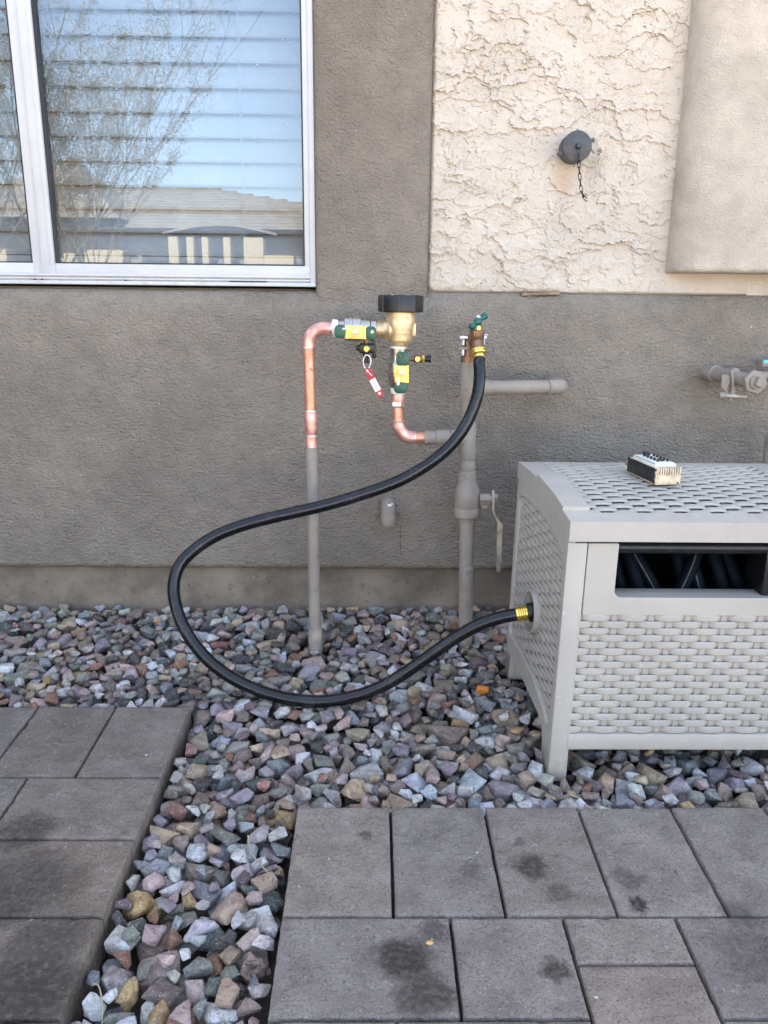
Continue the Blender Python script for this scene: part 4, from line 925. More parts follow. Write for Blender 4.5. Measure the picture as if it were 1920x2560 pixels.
# front: woven lower panel, plain upper panel with slot, rail, posts
mb = MB(); weave(mb, .4655, .888, .0735, .2935, lambda u, v, h: Vector((u, .1085-h, v))); mb.box(.464, .890, .1088, .114, .070, .295)
bobj('woven_front', mb, 'resin2', None, 50)
def arc2(cx, cz, r, a0, a1, n=6): return [(cx+r*math.cos(a0+(a1-a0)*k/n), cz+r*math.sin(a0+(a1-a0)*k/n)) for k in range(n+1)]
poly = [(.4705, .2925), (.8835, .2925), (.8835, .4175), (.8345, .4175)]+arc2(.8225, .336, .012, 0, -PI/2)+arc2(.5325, .336, .012, -PI/2, -PI)+[(.5205, .4175), (.4705, .4175)]
mb = MB(); mb.prism(poly, lambda u, v: Vector((u, .1015, v)), lambda u, v: Vector((u, .1135, v))); fp = bobj('front_panel', mb, 'resin', None, 30)
bv = fp.modifiers.new('bevel', 'BEVEL'); bv.width = .0011; bv.segments = 2; bv.limit_method = 'ANGLE'; bv.angle_limit = math.radians(50)
mb = MB(); mb.box(.522, .833, .1136, .150, .316, .3225, .001); mb.box(.517, .5205, .1136, .15, .318, .4172); bobj('slot_ledge', mb, 'resin')
mb = MB(); mb.box(.4655, .8885, .0985, .128, .0425, .0725, .002); bobj('bottom_rail', mb, 'resin')
def legs(x0, x1, name):
    mb = MB(); mb.box(x0, x1, Y0, Y0+.012, -.022, .4185, .002); bobj(name, mb, 'resin')
legs(X0+.0005, X0+.0318, 'post'); legs(X2-.0318, X2-.0005, 'post')
def side(sx):
    outer = [(.1005, -.0225), (.1005, .4195)]+[(y, ztop(y)-.0335) for y in (.12, .16, .215, .27, .324, .38, .43)]+[(.4775, .4405), (.4775, .000), (.441, .001), (.439, .055), (.432, .060), (.345, .0625), (.25, .060), (.19, .0565), (.166, .049), (.156, .030), (.148, -.0215)]
    inner = [(.128, .078), (.114, .20), (.118, .362), (.127, .390), (.165, .4045), (.247, .416), (.31, .4195), (.367, .420), (.440, .4135), (.4565, .403), (.462, .20), (.4645, .112), (.456, .102), (.352, .107), (.252, .104), (.16, .082), (.138, .070)]
    xo = X0 if sx > 0 else X2
    bm = bmesh.new()
    for lp_ in (outer, inner):
        vs = [bm.verts.new((0, y, z)) for y, z in lp_]
        for i in range(len(vs)): bm.edges.new((vs[i], vs[(i+1) % len(vs)]))
    bmesh.ops.triangle_fill(bm, use_beauty=True, use_dissolve=False, edges=bm.edges[:])
    r = bmesh.ops.extrude_face_region(bm, geom=bm.faces[:])
    for v in r['geom']:
        if isinstance(v, bmesh.types.BMVert): v.co.x += .012
    mb = MB(); mb.bm(bm, Matrix.Translation((xo, 0, 0)) @ Matrix.Diagonal((sx, 1, 1, 1)))
    mb.box(xo, xo+sx*.03, .441, .4775, .0, .06) if sx > 0 else mb.box(xo-.03, xo, .441, .4775, .0, .06)
    mb.box(min(xo, xo+sx*.012), max(xo, xo+sx*.012), .1005, .148, -.0222, .03)
    fr = bobj('side_frame', mb, 'resin', None, 25)
    bv = fr.modifiers.new('bevel', 'BEVEL'); bv.width = .0012; bv.segments = 2; bv.limit_method = 'ANGLE'; bv.angle_limit = math.radians(60)
    hy, hz, hr = .296, .2195, .0405
    def inside(u, v):
        if (u-hy)**2+(v-hz)**2 < (hr+.008)**2: return False
        c = False; j = len(inner)-1
        for i in range(len(inner)):
            (yi, zi2), (yj, zj) = inner[i], inner[j]
            if (zi2 > v) != (zj > v) and u < (yj-yi)*(v-zi2)/(zj-zi2)+yi: c = not c
            j = i
        return c
    mb = MB(); weave(mb, .112, .466, .072, .420, lambda u, v, h: Vector((xo+sx*(.0075-h*.45), u, v)), inside)
    bm = bmesh.new(); vs = [bm.verts.new((0, y, z)) for y, z in inner]
    for i in range(len(vs)): bm.edges.new((vs[i], vs[(i+1) % len(vs)]))
    if sx > 0:
        vs = [bm.verts.new((0, hy+hr*math.cos(a), hz+hr*math.sin(a))) for a in [2*PI*k/36 for k in range(36)]]
        for i in range(36): bm.edges.new((vs[i], vs[(i+1) % 36]))
    bmesh.ops.triangle_fill(bm, use_beauty=True, use_dissolve=False, edges=bm.edges[:])
    mb.bm(bm, Matrix.Translation((xo+sx*.0076, 0, 0))); bobj('woven_side', mb, 'resin2', None, 50)
    if sx > 0:
        mb = MB(); mb.lathe((xo-.004, hy, hz), (1, 0, 0), [(0, hr-.0025), (0, hr+.0005), (.012, hr+.0005), (.034, hr), (.034, hr-.003), (.001, hr-.0028)], 48, cap=False); bobj('port_ring', mb, 'resin')
        mb = MB(); mb.cyl((xo+.033, hy, hz), (xo+.036, hy, hz), hr, 36); q = bxm((xo+.002, hy+.004, hz)); mb.lathe(ef+hv*.010, hv, [(0, .014), (.001, .0185), (.016, .0185), (.0165, .021), (.022, .021), (.0225, .016), (.05, .016)], 24)
        obj('hose_inlet', mb, M['black'], hx)
side(1); side(-1)
# lid
mb = MB()
def lidstrip(x0, x1, ya, yb, dz=0., th=.033, n=10):
    pr_ = [(ya+(yb-ya)*k/n, ztop(ya+(yb-ya)*k/n)+dz) for k in range(n+1)]; pr_ = pr_+[(y, ztop(y)-th) for y, z in pr_[::-1]]
    m2 = len(pr_); vs = [(x, y, z) for x in (x0, x1) for y, z in pr_]
    fs_ = [[k, (k+1) % m2, m2+(k+1) % m2, m2+k] for k in range(m2)]
    for k in range(n): a, b = k, k+1; fs_ += [[a, b, m2-1-b, m2-1-a], [m2+a, m2+m2-1-a, m2+m2-1-b, m2+b]]
    mb.add(vs, fs_)
lidstrip(X0-.001, .4795, .0945, .482); lidstrip(.8745, X2+.001, .0945, .482)
lidstrip(.4795, .8745, .0945, .1335, 0, .033, 5); lidstrip(.4795, .8745, .458, .482, 0, .033, 4)
for s_ in (0, 1):
    x0_, x1_ = ((X0-.0012, .4805), (.8735, X2+.0012))[s_]
    lidstrip(x0_, x1_, .142, .322, .0062, .0, 10)
lidstrip(.4795, .8745, .1335, .458, -.0096, .0125, 14)
lid = bobj('lid', mb, 'resin', None, 30)
mb = MB(); weave(mb, .480, .874, .1340, .4575, lambda u, v, h: Vector((u, v, ztop(v)-.0088+h)), rowp=.0137); bobj('woven_lid', mb, 'resin2', None, 50)
# near-black sheets stand in for the shade inside; guide bar and reel flange
mb = MB(); mb.box(.474, .88, .40, .41, .05, .435); mb.box(.474, .88, .116, .41, .05, .056); mb.box(.473, .478, .116, .41, .05, .43); mb.box(.876, .88, .116, .41, .05, .43); mb.box(.474, .88, .116, .41, .432, .436); bobj('shade_liner', mb, 'dark')
mb = MB(); xd = at(1895, 1420, .14).x; mb.cyl((.518, .128, .4035), (xd, .128, .4035), .0105, 24); mb.box(xd, xd+.018, .118, .19, .30, .428, .003); bobj('guide_bar', mb, 'black')
mb = MB(); mb.cyl((.50, .28, .22), (.87, .28, .22), .035, 24); bobj('reel_drum', mb, 'black')
ch = thing('coiled_hose', 'dark coiled hose wound on the reel inside the hose box slot', 'hose', (.67, .28, .22))
def a_navy():
    a = NB('coiled_hose_rubber'); a.set(a.mix(a.ramp(a.noise(300, 2, stretch=(3, 1, .3)), .4, .7), c4(.0015, .003, .006), c4(.005, .010, .016)), .6, spec=.07); return a.m
NAVY = a_navy()
mb = MB(); sk = MB()
for x0_, dx, rr in ((.535, .004, .118), (.562, .018, .110), (.594, .030, .120), (.640, -.050, .127), (.630, .052, .116), (.676, .02, .112), (.70, .026, .119), (.742, .022, .115), (.775, .03, .11), (.82, .01, .118)):
    cp = []
    for k in range(40):
        a = math.radians(-10+k*5.0); cp.append((x0_+dx*1.6*math.cos(a-.2)*-1.0, .318-rr*math.sin(a-.2)*1.22, .285+rr*math.cos(a-.2)*1.22))
    mb.tube(cp, .0118, 14)
    if rr in (.127, .116, .119): sk.tube([Vector(p)+Vector((-.004, -.0108, .003)) for p in cp], .0016, 6)
obj('coil', mb, NAVY, ch, 80); obj('braid_highlight', sk, plain('highlight_stripe', c4(.05, .056, .06), .6, var=.7, nscale=320), ch, 80)  # paler strips along three coils put the braid's highlight into colour

# ================================================================ key box on the lid
kb = thing('key_lockbox', 'ivory push button key lockbox wrapped with black tape on lid', 'lockbox', (.635, .31, .478))
KM = Matrix.Translation((.6258, .259, .4775)) @ Matrix.Rotation(math.radians(8.5), 4, 'Z')
def kobj(name, mb, mat, parent=None): mb.map(lambda v: KM @ Vector(v)); return obj(name, mb, M[mat], parent or kb)
w_, l_, h_ = .0485, .108, .0315
mb = MB(); mb.box(0, w_, 0, l_, 0, h_, .003); mb.box(.0, w_+.0005, -.0012, .004, .001, h_*.60, .0015)
for k in range(10): x = .003+k*.0046; mb.box(x, x+.0030, -.0022, .006, h_*.6, h_+.0014, .0009)
kobj('shell', mb, 'ivory')
mb = MB()
for k in range(9): x = .0060+k*.0046; mb.box(x, x+.0016, -.0006, .0055, h_*.68, h_+.0008)
q = .023; mb.box(q-.0008, q+.0008, -.0014, -.001, h_*.60, h_*.66); mb.box(.042, .046, -.0014, -.001, .002, .005, .0004); kobj('dark_mark', mb, 'dark_mark')  # dark strips in the gaps between the ribs, plus two small marks
mb = MB(); mb.box(-.0012, .003, .004, l_+.001, .0035, h_-.001, .001); mb.box(-.0011, w_*.5, l_-.006, l_+.0012, .003, h_-.0005, .001)
for k in range(7): z = .003+k*.0038; mb.box(-.0013, .003, .0005+.0035*((k*7) % 3)/2, .008, z, z+.0036, .0005)
kobj('tape', mb, 'tape')
mb = MB(); mb.box(.003, .044, .010, .098, h_-.001, h_+.0045, .0015); mb.box(.005, .042, .012, .096, h_+.004, h_+.0068, .0012); fpz = h_+.0068; f_o = kobj('faceplate', mb, 'mint')
mb = MB()
for x in (.0155, .0345):
    for k in range(5): y = .026+k*.0125; mb.cyl((x, y, fpz-.001), (x, y, fpz+.0048), .0026, 12, b=.0006)
mb.box(.021, .029, .030, .040, fpz-.001, fpz+.0035, .001); mb.box(.020, .031, .083, .094, fpz-.001, fpz+.006, .001); mb.box(.023, .029, .026, .031, fpz-.001, fpz+.002, .0005); kobj('buttons', mb, 'black', f_o)
mb = MB(); mb.box(.0042, .0052, .016, .09, h_+.0046, h_+.0052); kobj('seam', mb, 'dark_mark', f_o)
mb = MB(); mb.tube(spline([(.009, l_-.004, .014), (.009, l_+.014, .014), (.013, l_+.026, .014), (.024, l_+.031, .014), (.035, l_+.026, .014), (.039, l_+.014, .014), (.039, l_-.004, .014)], 6), .0052, 16); kobj('shackle', mb, 'pipe')

# ================================================================ capped pipe on the cream wall, wood scrap, gas valve
fc = thing('capped_pipe', 'dark grey capped pipe with chain poking from lace textured cream wall', 'pipe cap', tuple(at(1444, 365, .75)))
def zf(x, y): return 1360+x/9.217, 300+y/9.217
KF = (at(1445, 365, .74)-at(1444, 365, .74)).length/9.217
cf = at(*zf(772, 600), .733); mb = MB(); mb.lathe((cf.x, .79, cf.z), (0, -1, 0), [(0, 312*KF), (.018, 312*KF), (.0185, 335*KF), (.055, 336*KF), (.0568, 330*KF), (.0575, 318*KF)], 48)
ua = math.atan2(150, 375)
for s in (0, PI):
    v = Vector((math.cos(ua+s), 0, math.sin(ua+s))); c = cf+v*(372*KF); bmx = bmesh.new(); bmesh.ops.create_cube(bmx, size=1); bmesh.ops.bevel(bmx, geom=bmx.edges[:], offset=.08, segments=2, affect='EDGES')
    mb.bm(bmx, Matrix.Translation((c.x, .748, c.z)) @ Matrix.Rotation(-(ua+s), 4, 'Y') @ Matrix.Diagonal((.011, .016, .0085, 1)))
obj('cap', mb, M['iron'], fc)
mb = MB(); q = at(*zf(805, 590), .725); mb.lathe((q.x, .734, q.z), (0, -1, 0), [(0, 72*KF), (.004, 70*KF), (.010, 62*KF), (.0125, 45*KF), (.013, 15*KF)], 20); obj('knob', mb, M['iron'], fc)
def chain(pts2, Yf, mat, w0, l0, wire):
    P_ = spline([at(*zf(x, y), Yf(i)) for i, (x, y) in enumerate(pts2)], 10)
    d = [0]
    for a, b in zip(P_, P_[1:]): d.append(d[-1]+(b-a).length)
    def pt(s):
        for i in range(len(d)-1):
            if d[i+1] >= s: t = (s-d[i])/max(1e-9, d[i+1]-d[i]); return P_[i].lerp(P_[i+1], t)
        return P_[-1]
    mb = MB(); s = 0; k = 0; pitch = l0-2*wire*1.6
    while s+l0 < d[-1]+.004:
        a, b = pt(s), pt(min(s+l0, d[-1])); ax_ = (b-a).normalized(); c = (a+b)/2
        side_ = Vector((0, 1, 0)) if k % 2 else ax_.cross(Vector((0, 1, 0))).normalized(); lp_ = []
        for j in range(16):
            th = 2*PI*j/16; e = (l0/2-w0/2) if math.cos(th) > 0 else -(l0/2-w0/2)
            lp_.append(c+ax_*(e+w0/2*math.cos(th)-wire*0)+side_*(w0/2*math.sin(th)))
        mb.tube(lp_+[lp_[0]], wire, 6, cap=False); s += pitch; k += 1
    obj('chain', mb, M[mat], fc, 60)
chain([(800, 640), (800, 800), (805, 1000), (815, 1180), (833, 1400), (858, 1620), (905, 1760), (985, 1845)], lambda i: .717+.004*i, 'chain', 60*KF, 165*KF, 10*KF)
chain([(1385, 740), (1380, 800), (1270, 890), (1245, 1000), (1215, 1180), (1185, 1420), (1150, 1600), (1060, 1730), (985, 1845)], lambda i: .768-.003*i if i > 4 else .769, 'chain2', 70*KF, 165*KF, 12*KF)
mb = MB(); q = at(*zf(1350, 660), .768); mb.lathe((q.x, .785, q.z), (0, -1, 0), [(0, 60*KF), (.006, 55*KF), (.0065, 36*KF), (.016, 36*KF), (.018, 28*KF)], 16); obj('stud', mb, M['chain2'], fc)

ws = MB(); a, b_ = at(1304, 735, .772), at(1399, 732, .772)
ws.box(a.x, b_.x, .765, .777, a.z-.003, a.z+.0035, .001); ws.box(a.x+.004, a.x+.007, .766, .776, a.z+.003, a.z+.009, .0008); ws.box(b_.x-.006, b_.x-.001, .766, .776, a.z+.003, a.z+.0065, .0008)
ws.map(lambda v: Vector((v.x, v.y, v.z+(v.x-a.x)*.03+.001*math.sin(v.x*160)))); tag(obj('wood_strip', ws, M['wood']), 'small weathered wood strip lying on the ledge under the cream wall', 'wood strip')

gv = thing('gas_valve', 'grey painted gas shutoff valve with hexagonal nut poking from wall', 'valve', tuple(at(1860, 950, .68)))
def zg(x, y): return 1740+x/6.506, 880+y/6.506
KG = (at(1801, 950, .66)-at(1800, 950, .66)).length/6.506
A_ = at(*zg(165, 335), .760); B_ = at(*zg(560, 400), .672); C_ = at(*zg(950, 490), .615)
mb = MB(); mb.tube([A_, A_.lerp(B_, .35), B_], 122*KG, 28); dd = (B_-A_).normalized(); mb.lathe(A_+dd*.004, dd, [(0, 128*KG), (.018, 150*KG), (.034, 148*KG), (.036, 125*KG)], 28); obj('stub_pipe', mb, M['pipe'], gv)
mb = MB(); d2 = (C_-B_).normalized(); L2 = (C_-B_).length; mb.lathe(B_-d2*.004, d2, [(0, 118*KG), (.006, 150*KG), (.014, 155*KG), (.02, 118*KG), (L2*.6, 112*KG), (L2*.8, 130*KG), (L2, 150*KG)], 28)
hd_ = (Vector((.03, -1, .08))).normalized(); mb.lathe(C_+Vector((0, .006, 0)), hd_, [(0, 190*KG), (.004, 196*KG), (.012, 196*KG), (.0135, 188*KG)], facets=6, twist=0); gb = obj('valve_body', mb, M['pipe'], gv)
mb = MB(); mb.lathe(C_+hd_*.007, hd_, [(0, 112*KG), (.006, 108*KG)], 24); q = C_+hd_*.012+Vector((.003, 0, 0)); bmx = bmesh.new(); bmesh.ops.create_cube(bmx, size=1); bmesh.ops.bevel(bmx, geom=bmx.edges[:], offset=.06, segments=2, affect='EDGES')
mb.bm(bmx, Matrix.Translation(q+hd_*.004) @ Matrix.Rotation(.35, 4, 'Y') @ Matrix.Diagonal((135*KG, .016, 135*KG, 1))); obj('square_plug', mb, M['pipe'], gv)
mb = MB()
def plate(pts2, Y, th):
    n = len(pts2); mb.add([at(*zg(x, y), Y) for x, y in pts2]+[at(*zg(x, y), Y)+Vector((0, th, 0)) for x, y in pts2], [list(range(n)), [n+i for i in range(n)]]+[[i, (i+1) % n, n+(i+1) % n, n+i] for i in range(n)])
plate([(430, 368), (545, 372), (560, 480), (520, 560), (500, 610), (530, 660), (545, 775), (490, 770), (485, 640), (412, 575)], .640, .006)
plate([(560, 310), (600, 320), (625, 420), (615, 560), (640, 640), (610, 700), (580, 785), (540, 780), (560, 700), (590, 600), (585, 470)], .634, .009); obj('lock_tab', mb, M['pipe'], gv, 25)
mb = MB(); mb.cyl(at(*zg(372, 702), .632), at(*zg(470, 706), .632), 55*KG, 18, b=.001); obj('bolt', mb, M['pipe'], gv)
mb = MB(); mb.cyl(at(*zg(470, 710), .638), at(*zg(822, 728), .630), 40*KG, 18, b=.001); obj('bolt', mb, M['steel'], gv)
mb = MB(); q = at(1896, 938, .69); mb.cyl(q, q+Vector((.14, 0, -.002)), .0105, 24, b=.001); q2 = at(1903, 916, .68); mb.box(q2.x, q2.x+.09, .675, .71, q2.z, q2.z+.0145, .0015); go_ = obj('union_pipe', mb, M['pipe'], gv)
mb = MB(); q2 = at(1911, 902, .672); mb.box(q2.x, q2.x+.03, .6742, .6752, q2.z-.005, q2.z+.0015); obj('sticker', mb, M['tealbit'], go_)
up = thing('utility_pipe', 'grey vertical pipe rising behind the far end of the hose box', 'pipe', tuple(at(1936, 1150, .66)))
q = at(1938, 1100, .66); mb = MB(); mb.cyl((q.x, q.y, 0.0), (q.x, q.y, q.z+.004), .0205, 24, b=.002); obj('pipe', mb, M['pipe'], up); mb = MB(); mb.lathe((q.x, q.y, q.z), (0, 0, 1), [(0, .022), (.012, .022), (.018, .017), (.022, .008)], 24); obj('pipe_cap', mb, M['solder'], up)

# hairline crack in the stucco
mb = MB(); vs = []; ys_ = list(range(1308, 1392, 4))
for y in ys_:
    c = at(1001+random.uniform(-1, 1), y, .7546); hw_ = random.uniform(.0002, .0011)*(1 if 1325 < y < 1375 else .4); vs += [c+Vector((-hw_, 0, 0)), c+Vector((hw_, 0, 0)), c+Vector((0, .002, 0))]
mb.add(vs, [[3*i+k, 3*i+(k+1) % 3, 3*i+3+(k+1) % 3, 3*i+3+k] for i in range(len(ys_)-1) for k in range(3)]); obj('wall_crack', mb, M['dark_mark'], house, 0)

# ================================================================ rock bed
def stone_proto(seed, n=10):
    r_ = random.Random(seed); bm = bmesh.new()
    sx, sy, sz = 1., r_.uniform(.62, .92), r_.uniform(.45, .78); pw = r_.uniform(.55, .95)
    for i in range(n+r_.randint(0, 8)):
        v = Vector((r_.gauss(0, 1), r_.gauss(0, 1), r_.gauss(0, 1))).normalized()
        v = Vector([math.copysign(abs(c)**pw, c) for c in v]); v = v/max(abs(c) for c in v)*.5*r_.uniform(.8, 1.0) if r_.random() < .45 else v*.5*r_.uniform(.85, 1.05)
        bm.verts.new((v.x*sx, v.y*sy, v.z*sz))
    h = bmesh.ops.convex_hull(bm, input=bm.verts[:]); bmesh.ops.delete(bm, geom=[v for v in bm.verts if not v.link_faces], context='VERTS')
    bmesh.ops.dissolve_limit(bm, angle_limit=math.radians(14), verts=bm.verts[:], edges=bm.edges[:])
    bmesh.ops.bevel(bm, geom=bm.edges[:], offset=r_.uniform(.010, .030), segments=2, profile=.5, affect='EDGES', clamp_overlap=True)
    bmesh.ops.triangulate(bm, faces=bm.faces[:])
    long_ = [e for e in bm.edges if e.calc_length() > .16]
    bmesh.ops.subdivide_edges(bm, edges=long_, cuts=2, use_grid_fill=True); bmesh.ops.triangulate(bm, faces=bm.faces[:])
    sd_ = seed*7.7
    from mathutils import noise as mn
    bm.normal_update()
    for v in bm.verts:
        p = v.co*5+Vector((sd_, 0, 0)); d = mn.noise(p)*.030+mn.noise(p*2.7)*.014
        v.co += v.normal*d
    bm.verts.index_update(); V = np.array([v.co[:] for v in bm.verts]); F = np.array([[v.index for v in f.verts] for f in bm.faces]); bm.free()
    V -= (V.max(0)+V.min(0))/2; V /= np.ptp(V, 0).max()
    return V, F
PROTO = [stone_proto(900+i) for i in range(40)]
PALETTE = [  # weight, colour, word
    (9, (.300, .318, .338), 'blue-grey'), (9, (.400, .345, .375), 'lavender'), (21, (.300, .240, .192), 'brown-grey'), (13, (.50, .475, .435), 'pale grey'), (11, (.105, .098, .092), 'charcoal'),
    (8, (.285, .295, .250), 'green-grey'), (12, (.59, .450, .400), 'pinkish'), (14, (.53, .405, .275), 'tan'), (4.5, (.31, .165, .105), 'rust brown'), (1, (.42, .215, .17), 'brick red'), (9, (.80, .775, .74), 'whitish'), (3, (.10, .128, .112), 'dark green'),
    (4, (.60, .63, .645), 'pale blue'), (4, (.245, .180, .185), 'plum'), (1.5, (.55, .37, .17), 'ochre'), (3, (.82, .81, .79), 'white')]
PW = np.array([p[0] for p in PALETTE], float); PW /= PW.sum(); PWC = PW*np.array([1.2, 1.3, .55, 1.5, .8, 1.2, 1.2, .7, 1, 1, 2.2, 1, 2.4, .8, .8, 2.4]); PWC /= PWC.sum()
RES = .0025; GX0, GX1, GY0, GY1 = -1.42, 1.24, -.72, .775
NX, NY = int((GX1-GX0)/RES), int((GY1-GY0)/RES)
gx = GX0+(np.arange(NX)+.5)*RES; gy = GY0+(np.arange(NY)+.5)*RES
GXX, GYY = np.meshgrid(gx, gy, indexing='ij')
Hm = np.full((NX, NY), -.072); OWN = np.full((NX, NY), -1, int)
block = ((GXX < X1*U+.001) & (GYY < 1.985*U+.001)) | ((GXX > -.001) & (GYY < .001))
for cx, cy, r in ((foot.x, base.y, RC*1.2), (bot.x, bot.y, 20*KV)): block |= (GXX-cx)**2+(GYY-cy)**2 < (r+.001)**2
for cx, cy in ((.453, .124), (.427, .46)): block |= (abs(GXX-cx) < .022) & (abs(GYY-cy) < .03)
target = np.where(GYY < .28, -.015, -.007)+np.where((GXX > 0) & (GYY < .09), .004, 0)
target += (GYY > .66)*.006+.006*(fbm(GXX*9, GYY*9, 3, 2)-.5)
# under the hose and under the box front the stones stay a little lower
for p in hpts[::6]:
    if p.z < .06: target = np.where((GXX-p.x)**2+(GYY-p.y)**2 < .02**2, np.minimum(target, p.z-HR-SLOPE*p.y-.001), target)
under = (GXX > .43) & (GYY > .09) & (GYY < .5); target = np.where(under, np.minimum(target, -.012), target)
free = ~block
vis = free & ~((GXX > .52) & (GYY > .27) & (GYY < .74)); vi = np.argwhere(vis)
STN = []      # pi, size, R, pos, colour index
def euler_m(a, b, c): return np.array(Euler((a, b, c)).to_matrix())
def try_stone(pi, size, R_, cx, cy):
    V, F = PROTO[pi]; P = (V*size) @ R_.T
    pc = (P[F[:, 0]]+P[F[:, 1]]+P[F[:, 2]])/3; e = np.concatenate([P, pc, (P[F[:, 0]]+P[F[:, 1]])/2])
    ix = ((e[:, 0]+cx-GX0)/RES).astype(int); iy = ((e[:, 1]+cy-GY0)/RES).astype(int)
    if ix.min() < 0 or iy.min() < 0 or ix.max() >= NX or iy.max() >= NY: return None
    if block[ix, iy].any(): return None
    x0, y0 = ix.min(), iy.min(); w1, h1_ = ix.max()-x0+1, iy.max()-y0+1
    lo = np.full((w1, h1_), 9.); hi = np.full((w1, h1_), -9.)
    np.minimum.at(lo, (ix-x0, iy-y0), e[:, 2]); np.maximum.at(hi, (ix-x0, iy-y0), e[:, 2])
    m = lo < 8; Hs = Hm[x0:x0+w1, y0:y0+h1_]; dz = Hs-lo
    z = np.partition(dz[m], -max(2, int(m.sum()*.04)))[-max(2, int(m.sum()*.04))]
    return z, x0, y0, w1, h1_, m, hi
def settle(mean, sg, lo_, hi_, nf, mx_):
    n_fail = 0
    while n_fail < nf and len(STN) < mx_:
        size = float(np.clip(rng.lognormal(math.log(mean), sg), lo_, hi_)); pi = int(rng.integers(len(PROTO))); best = None
        for k in range(7):
            i, j = vi[rng.integers(len(vi))]
            if k and Hm[i, j] > target[i, j]-.012: continue
            R_ = euler_m(rng.normal(0, .45), rng.normal(0, .45), rng.uniform(0, 2*PI))
            r = try_stone(pi, size, R_, gx[i], gy[j])
            if r is None: continue
            top_ = r[0]+r[6][r[5]].max()
            if top_ > target[i, j]+.009+.005*rng.random()*(gy[j] > .6)*2: continue
            sc_ = top_-target[i, j]
            if best is None or sc_ < best[0]: best = (sc_, r, R_, gx[i], gy[j])
        if best is None: n_fail += 1; continue
        n_fail = 0
        _, (z, x0, y0, w1, h1_, m, hi), R_, cx, cy = best
        Hs = Hm[x0:x0+w1, y0:y0+h1_]; O = OWN[x0:x0+w1, y0:y0+h1_]; nt_ = z+hi; up_ = m & (nt_ > Hs); Hs[up_] = nt_[up_]; O[up_] = len(STN)
        STN.append([pi, size, R_, (cx, cy, z+SLOPE*cy), int(rng.choice(len(PALETTE), p=(PWC if cy < .02 else PW)))])
settle(.0465, .27, .024, .070, 300, 4300)
settle(.030, .18, .020, .038, 400, 6200)
# colours that the photo shows at particular places (display px) go to the stone that lies there
own_count = np.bincount(OWN[OWN >= 0].ravel(), minlength=len(STN))
NOTED = [(365, 1872, 15), (520, 1530, 15), (415, 1640, 11), (265, 2043, 8), (1068, 1655, 15), (400, 1775, 7), (88, 1357, 6), (15, 1435, 15), (165, 1368, 14), (343, 1356, 14), (385, 1752, 9), (690, 1677, 9), (1043, 1724, 12), (156, 1462, 6), (310, 2005, 6), (480, 1905, 12), (563, 1918, 6), (560, 1955, 15), (585, 1800, 10), (560, 2010, 6), (300, 2120, 14), (470, 2160, 10),
         (1200, 1715, 2), (1291, 1697, 13), (1350, 1705, 0), (1420, 1715, 12), (1540, 1725, 13), (1050, 1590, 10), (430, 1615, 9), (620, 1620, 7), (910, 1480, 10), (1095, 1640, 7), (820, 1625, 12), (480, 1355, 10), (575, 1440, 8), (330, 1990, 10), (480, 2000, 5), (420, 2060, 5), (1000, 1560, 14), (930, 1600, 3)]
lock = set()
for px, py, ci in NOTED:
    p = atg(px*1920/1659, py*1920/1659, -.008); i, j = int((p.x-GX0)/RES), int((p.y-GY0)/RES)
    sub = OWN[max(0, i-6):i+7, max(0, j-6):j+7]; sub = sub[sub >= 0]
    if len(sub):
        k = int(np.bincount(sub).argmax())
        if k not in lock: STN[k][4] = ci; lock.add(k)
# how large every stone shows
score = np.zeros(len(STN))
for k, s_ in enumerate(STN):
    if own_count[k] < 5: continue
    x, y, z = proj(s_[3])
    if -30 < x < 1950 and -30 < y < 2590 and z > 0:
        if s_[3][0] > .47 and .16 < s_[3][1] < .76: continue
        score[k] = own_count[k]/z**2.6
order = np.argsort(-score); IND = [int(k) for k in order[:300] if score[k] > 0]; inds = set(IND)
print('stones', len(STN), 'individual', len(IND))
meshes = []
for i, (V, F) in enumerate(PROTO):
    me = bpy.data.meshes.new('stone'); me.from_pydata(V.tolist(), [], F.tolist()); me.materials.append(M['stone'])
    me.polygons.foreach_set('use_smooth', [True]*len(me.polygons)); me.set_sharp_from_angle(angle=math.radians(40)); meshes.append(me)
def shade_col(k):
    c = PALETTE[STN[k][4]][1]; r_ = random.Random(k*13+1); f = r_.uniform(.78, 1.22); return tuple(min(.8, q*f*r_.uniform(.94, 1.06)) for q in c)
def zone(p):
    x, y = p[0], p[1]
    if y > .62: return 'against the foundation wall'
    if x > .40 and y < .16: return 'below the front of the hose box'
    if x > .30: return 'beside the hose box leg'
    if y > .40 and abs(x) < .12: return 'around the foot of the copper riser'
    if y > .32: return 'beyond the far edge of the small path' if x < X1*U+.02 else 'inside the hose loop'
    if y > .06: return 'along the side of the small path' if x < -.13 else 'in front of the hose loop'
    if x > .0: return 'along the far edge of the patio'
    if x < -.155: return 'touching the side of the small path in the channel'
    if x > -.075: return 'touching the side of the patio in the channel'
    return 'in the middle of the rock channel between pavings'
def shape_word(k):
    V = PROTO[STN[k][0]][0]*STN[k][1]; d = sorted(np.ptp(V, 0)); 
    if d[0]/d[2] < .5: return 'flat'
    if d[1]/d[2] < .72: return 'long'
    return 'blocky'
def size_word(k): s_ = STN[k][1]; return 'large' if s_ > .046 else ('medium' if s_ > .036 else 'small')
ipos = np.array([STN[k][3] for k in IND]); labels = {}
for n_, k in enumerate(IND):
    lab = f"{size_word(k)} {shape_word(k)} {PALETTE[STN[k][4]][2]} stone {zone(STN[k][3])}"; labels.setdefault(lab, []).append(n_)
final = {}
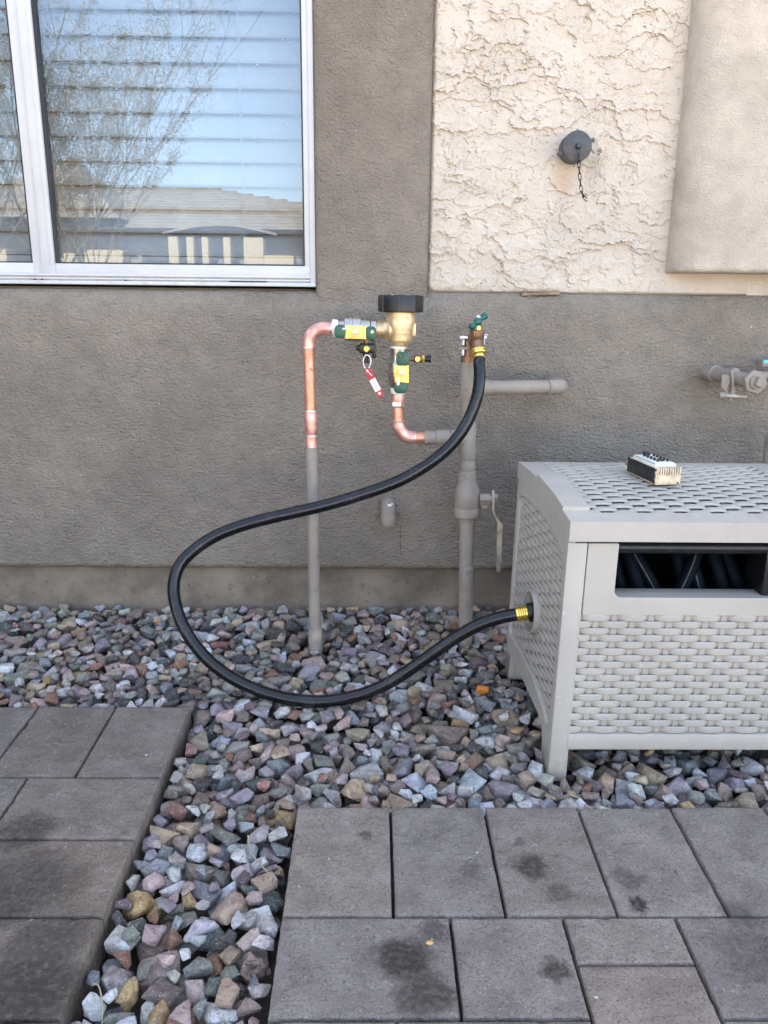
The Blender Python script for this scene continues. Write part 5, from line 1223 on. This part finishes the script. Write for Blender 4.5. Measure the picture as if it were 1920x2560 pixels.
for lab, ns in labels.items():
    if len(ns) == 1: final[ns[0]] = lab; continue
    for n_ in ns:
        d = np.linalg.norm(ipos-ipos[n_], axis=1); nb = np.argsort(d)[1:3]
        w1_ = PALETTE[STN[IND[nb[0]]][4]][2]
        z_ = zone(STN[IND[n_]][3]); zs_ = {'touching the side of the small path in the channel': 'in the channel by the path', 'touching the side of the patio in the channel': 'in the channel by the patio', 'in the middle of the rock channel between pavings': 'in mid channel', 'beyond the far edge of the small path': 'beyond the small path', 'below the front of the hose box': 'below the hose box front', 'along the side of the small path': 'along the small path', 'around the foot of the copper riser': 'at the copper riser foot', 'along the far edge of the patio': 'along the patio far edge'}.get(z_, z_)
        k = IND[n_]; final[n_] = f"{size_word(k)} {shape_word(k)} {PALETTE[STN[k][4]][2]} stone by a {w1_} one {zs_}"
for n_, k in enumerate(IND):
    pi, size, R_, pos, ci = STN[k]
    o = bpy.data.objects.new('landscape_stone', meshes[pi]); COL.objects.link(o)
    o.matrix_world = Matrix.Translation(pos) @ Matrix(R_.tolist()).to_4x4() @ Matrix.Scale(size, 4)
    o.color = (*shade_col(k), 1); tag(o, final[n_], 'stone', 'loose decorative stones in the rock bed')
VV, FF, CC = [], [], []; off = 0
for k, (pi, size, R_, pos, ci) in enumerate(STN):
    if k in inds: continue
    if own_count[k] < 1: continue
    V, F = PROTO[pi]; P = (V*size) @ R_.T+np.array(pos); VV.append(P); FF.append(F+off); off += len(P); CC.append(np.tile([*shade_col(k), 1.], (len(P), 1)))
VV, FF, CC = np.concatenate(VV), np.concatenate(FF), np.concatenate(CC)
me = bpy.data.meshes.new('gravel'); me.from_pydata(VV.tolist(), [], FF.tolist()); me.materials.append(M['stone_mass'])
me.polygons.foreach_set('use_smooth', [True]*len(me.polygons)); me.set_sharp_from_angle(angle=math.radians(40))
ca = me.color_attributes.new('tint', 'FLOAT_COLOR', 'POINT'); ca.data.foreach_set('color', CC.ravel())
gr = bpy.data.objects.new('gravel', me); COL.objects.link(gr); gr['kind'] = 'stuff'; gr['label'] = 'mixed colour landscaping gravel filling the rock bed'; gr['category'] = 'gravel'
# orange lump among the stones
def on_top(px, py):
    p = atg(px, py, -.008); i, j = int((p.x-GX0)/RES), int((p.y-GY0)/RES); return Vector((p.x, p.y, Hm[i-2:i+3, j-2:j+3].max()+SLOPE*p.y))
p = on_top(1205, 1738); mb = MB(); V, F = PROTO[3]; mb.add([(p.x+v[0]*.026, p.y+v[1]*.026, p.z+.004+v[2]*.026) for v in V], F.tolist()); tag(obj('orange_stone', mb, plain('orange_lump', c4(.55, .20, .02), .5), None, 40), 'small bright orange stone near the hose box leg', 'stone')
# dry stems and a seed
def stem(pts2, lab, r=.0013):
    P = [on_top(px*1920/1659, py*1920/1659)+Vector((0, 0, dz)) for px, py, dz in pts2]; mb = MB(); sp_ = spline(P, 6); mb.tube(sp_, [r*(1.1-.6*i/len(sp_)) for i in range(len(sp_))], 7); tag(obj('dry_twig', mb, M['straw'], None, 60), lab, 'dry stem', 'dry plant stems on the rocks')
stem([(536, 1808, .006), (541, 1838, .010), (556, 1866, .008), (585, 1890, .005), (600, 1897, .003)], 'bent dry stem lying on the rocks beside the patio')
stem([(205, 2135, .006), (216, 2150, .012), (222, 2175, .010), (218, 2200, .006)], 'curved dry stem low in the rock channel beside the path', .0011)
q = atg(1074, 2360); mb = MB(); mb.sphere((q.x, q.y, q.z+.0018), .0042, 12, 0, (1.25, .8, .5)); tag(obj('seed', mb, M['seed'], None, 80), 'tiny tan seed lying on the stained patio paver', 'seed')
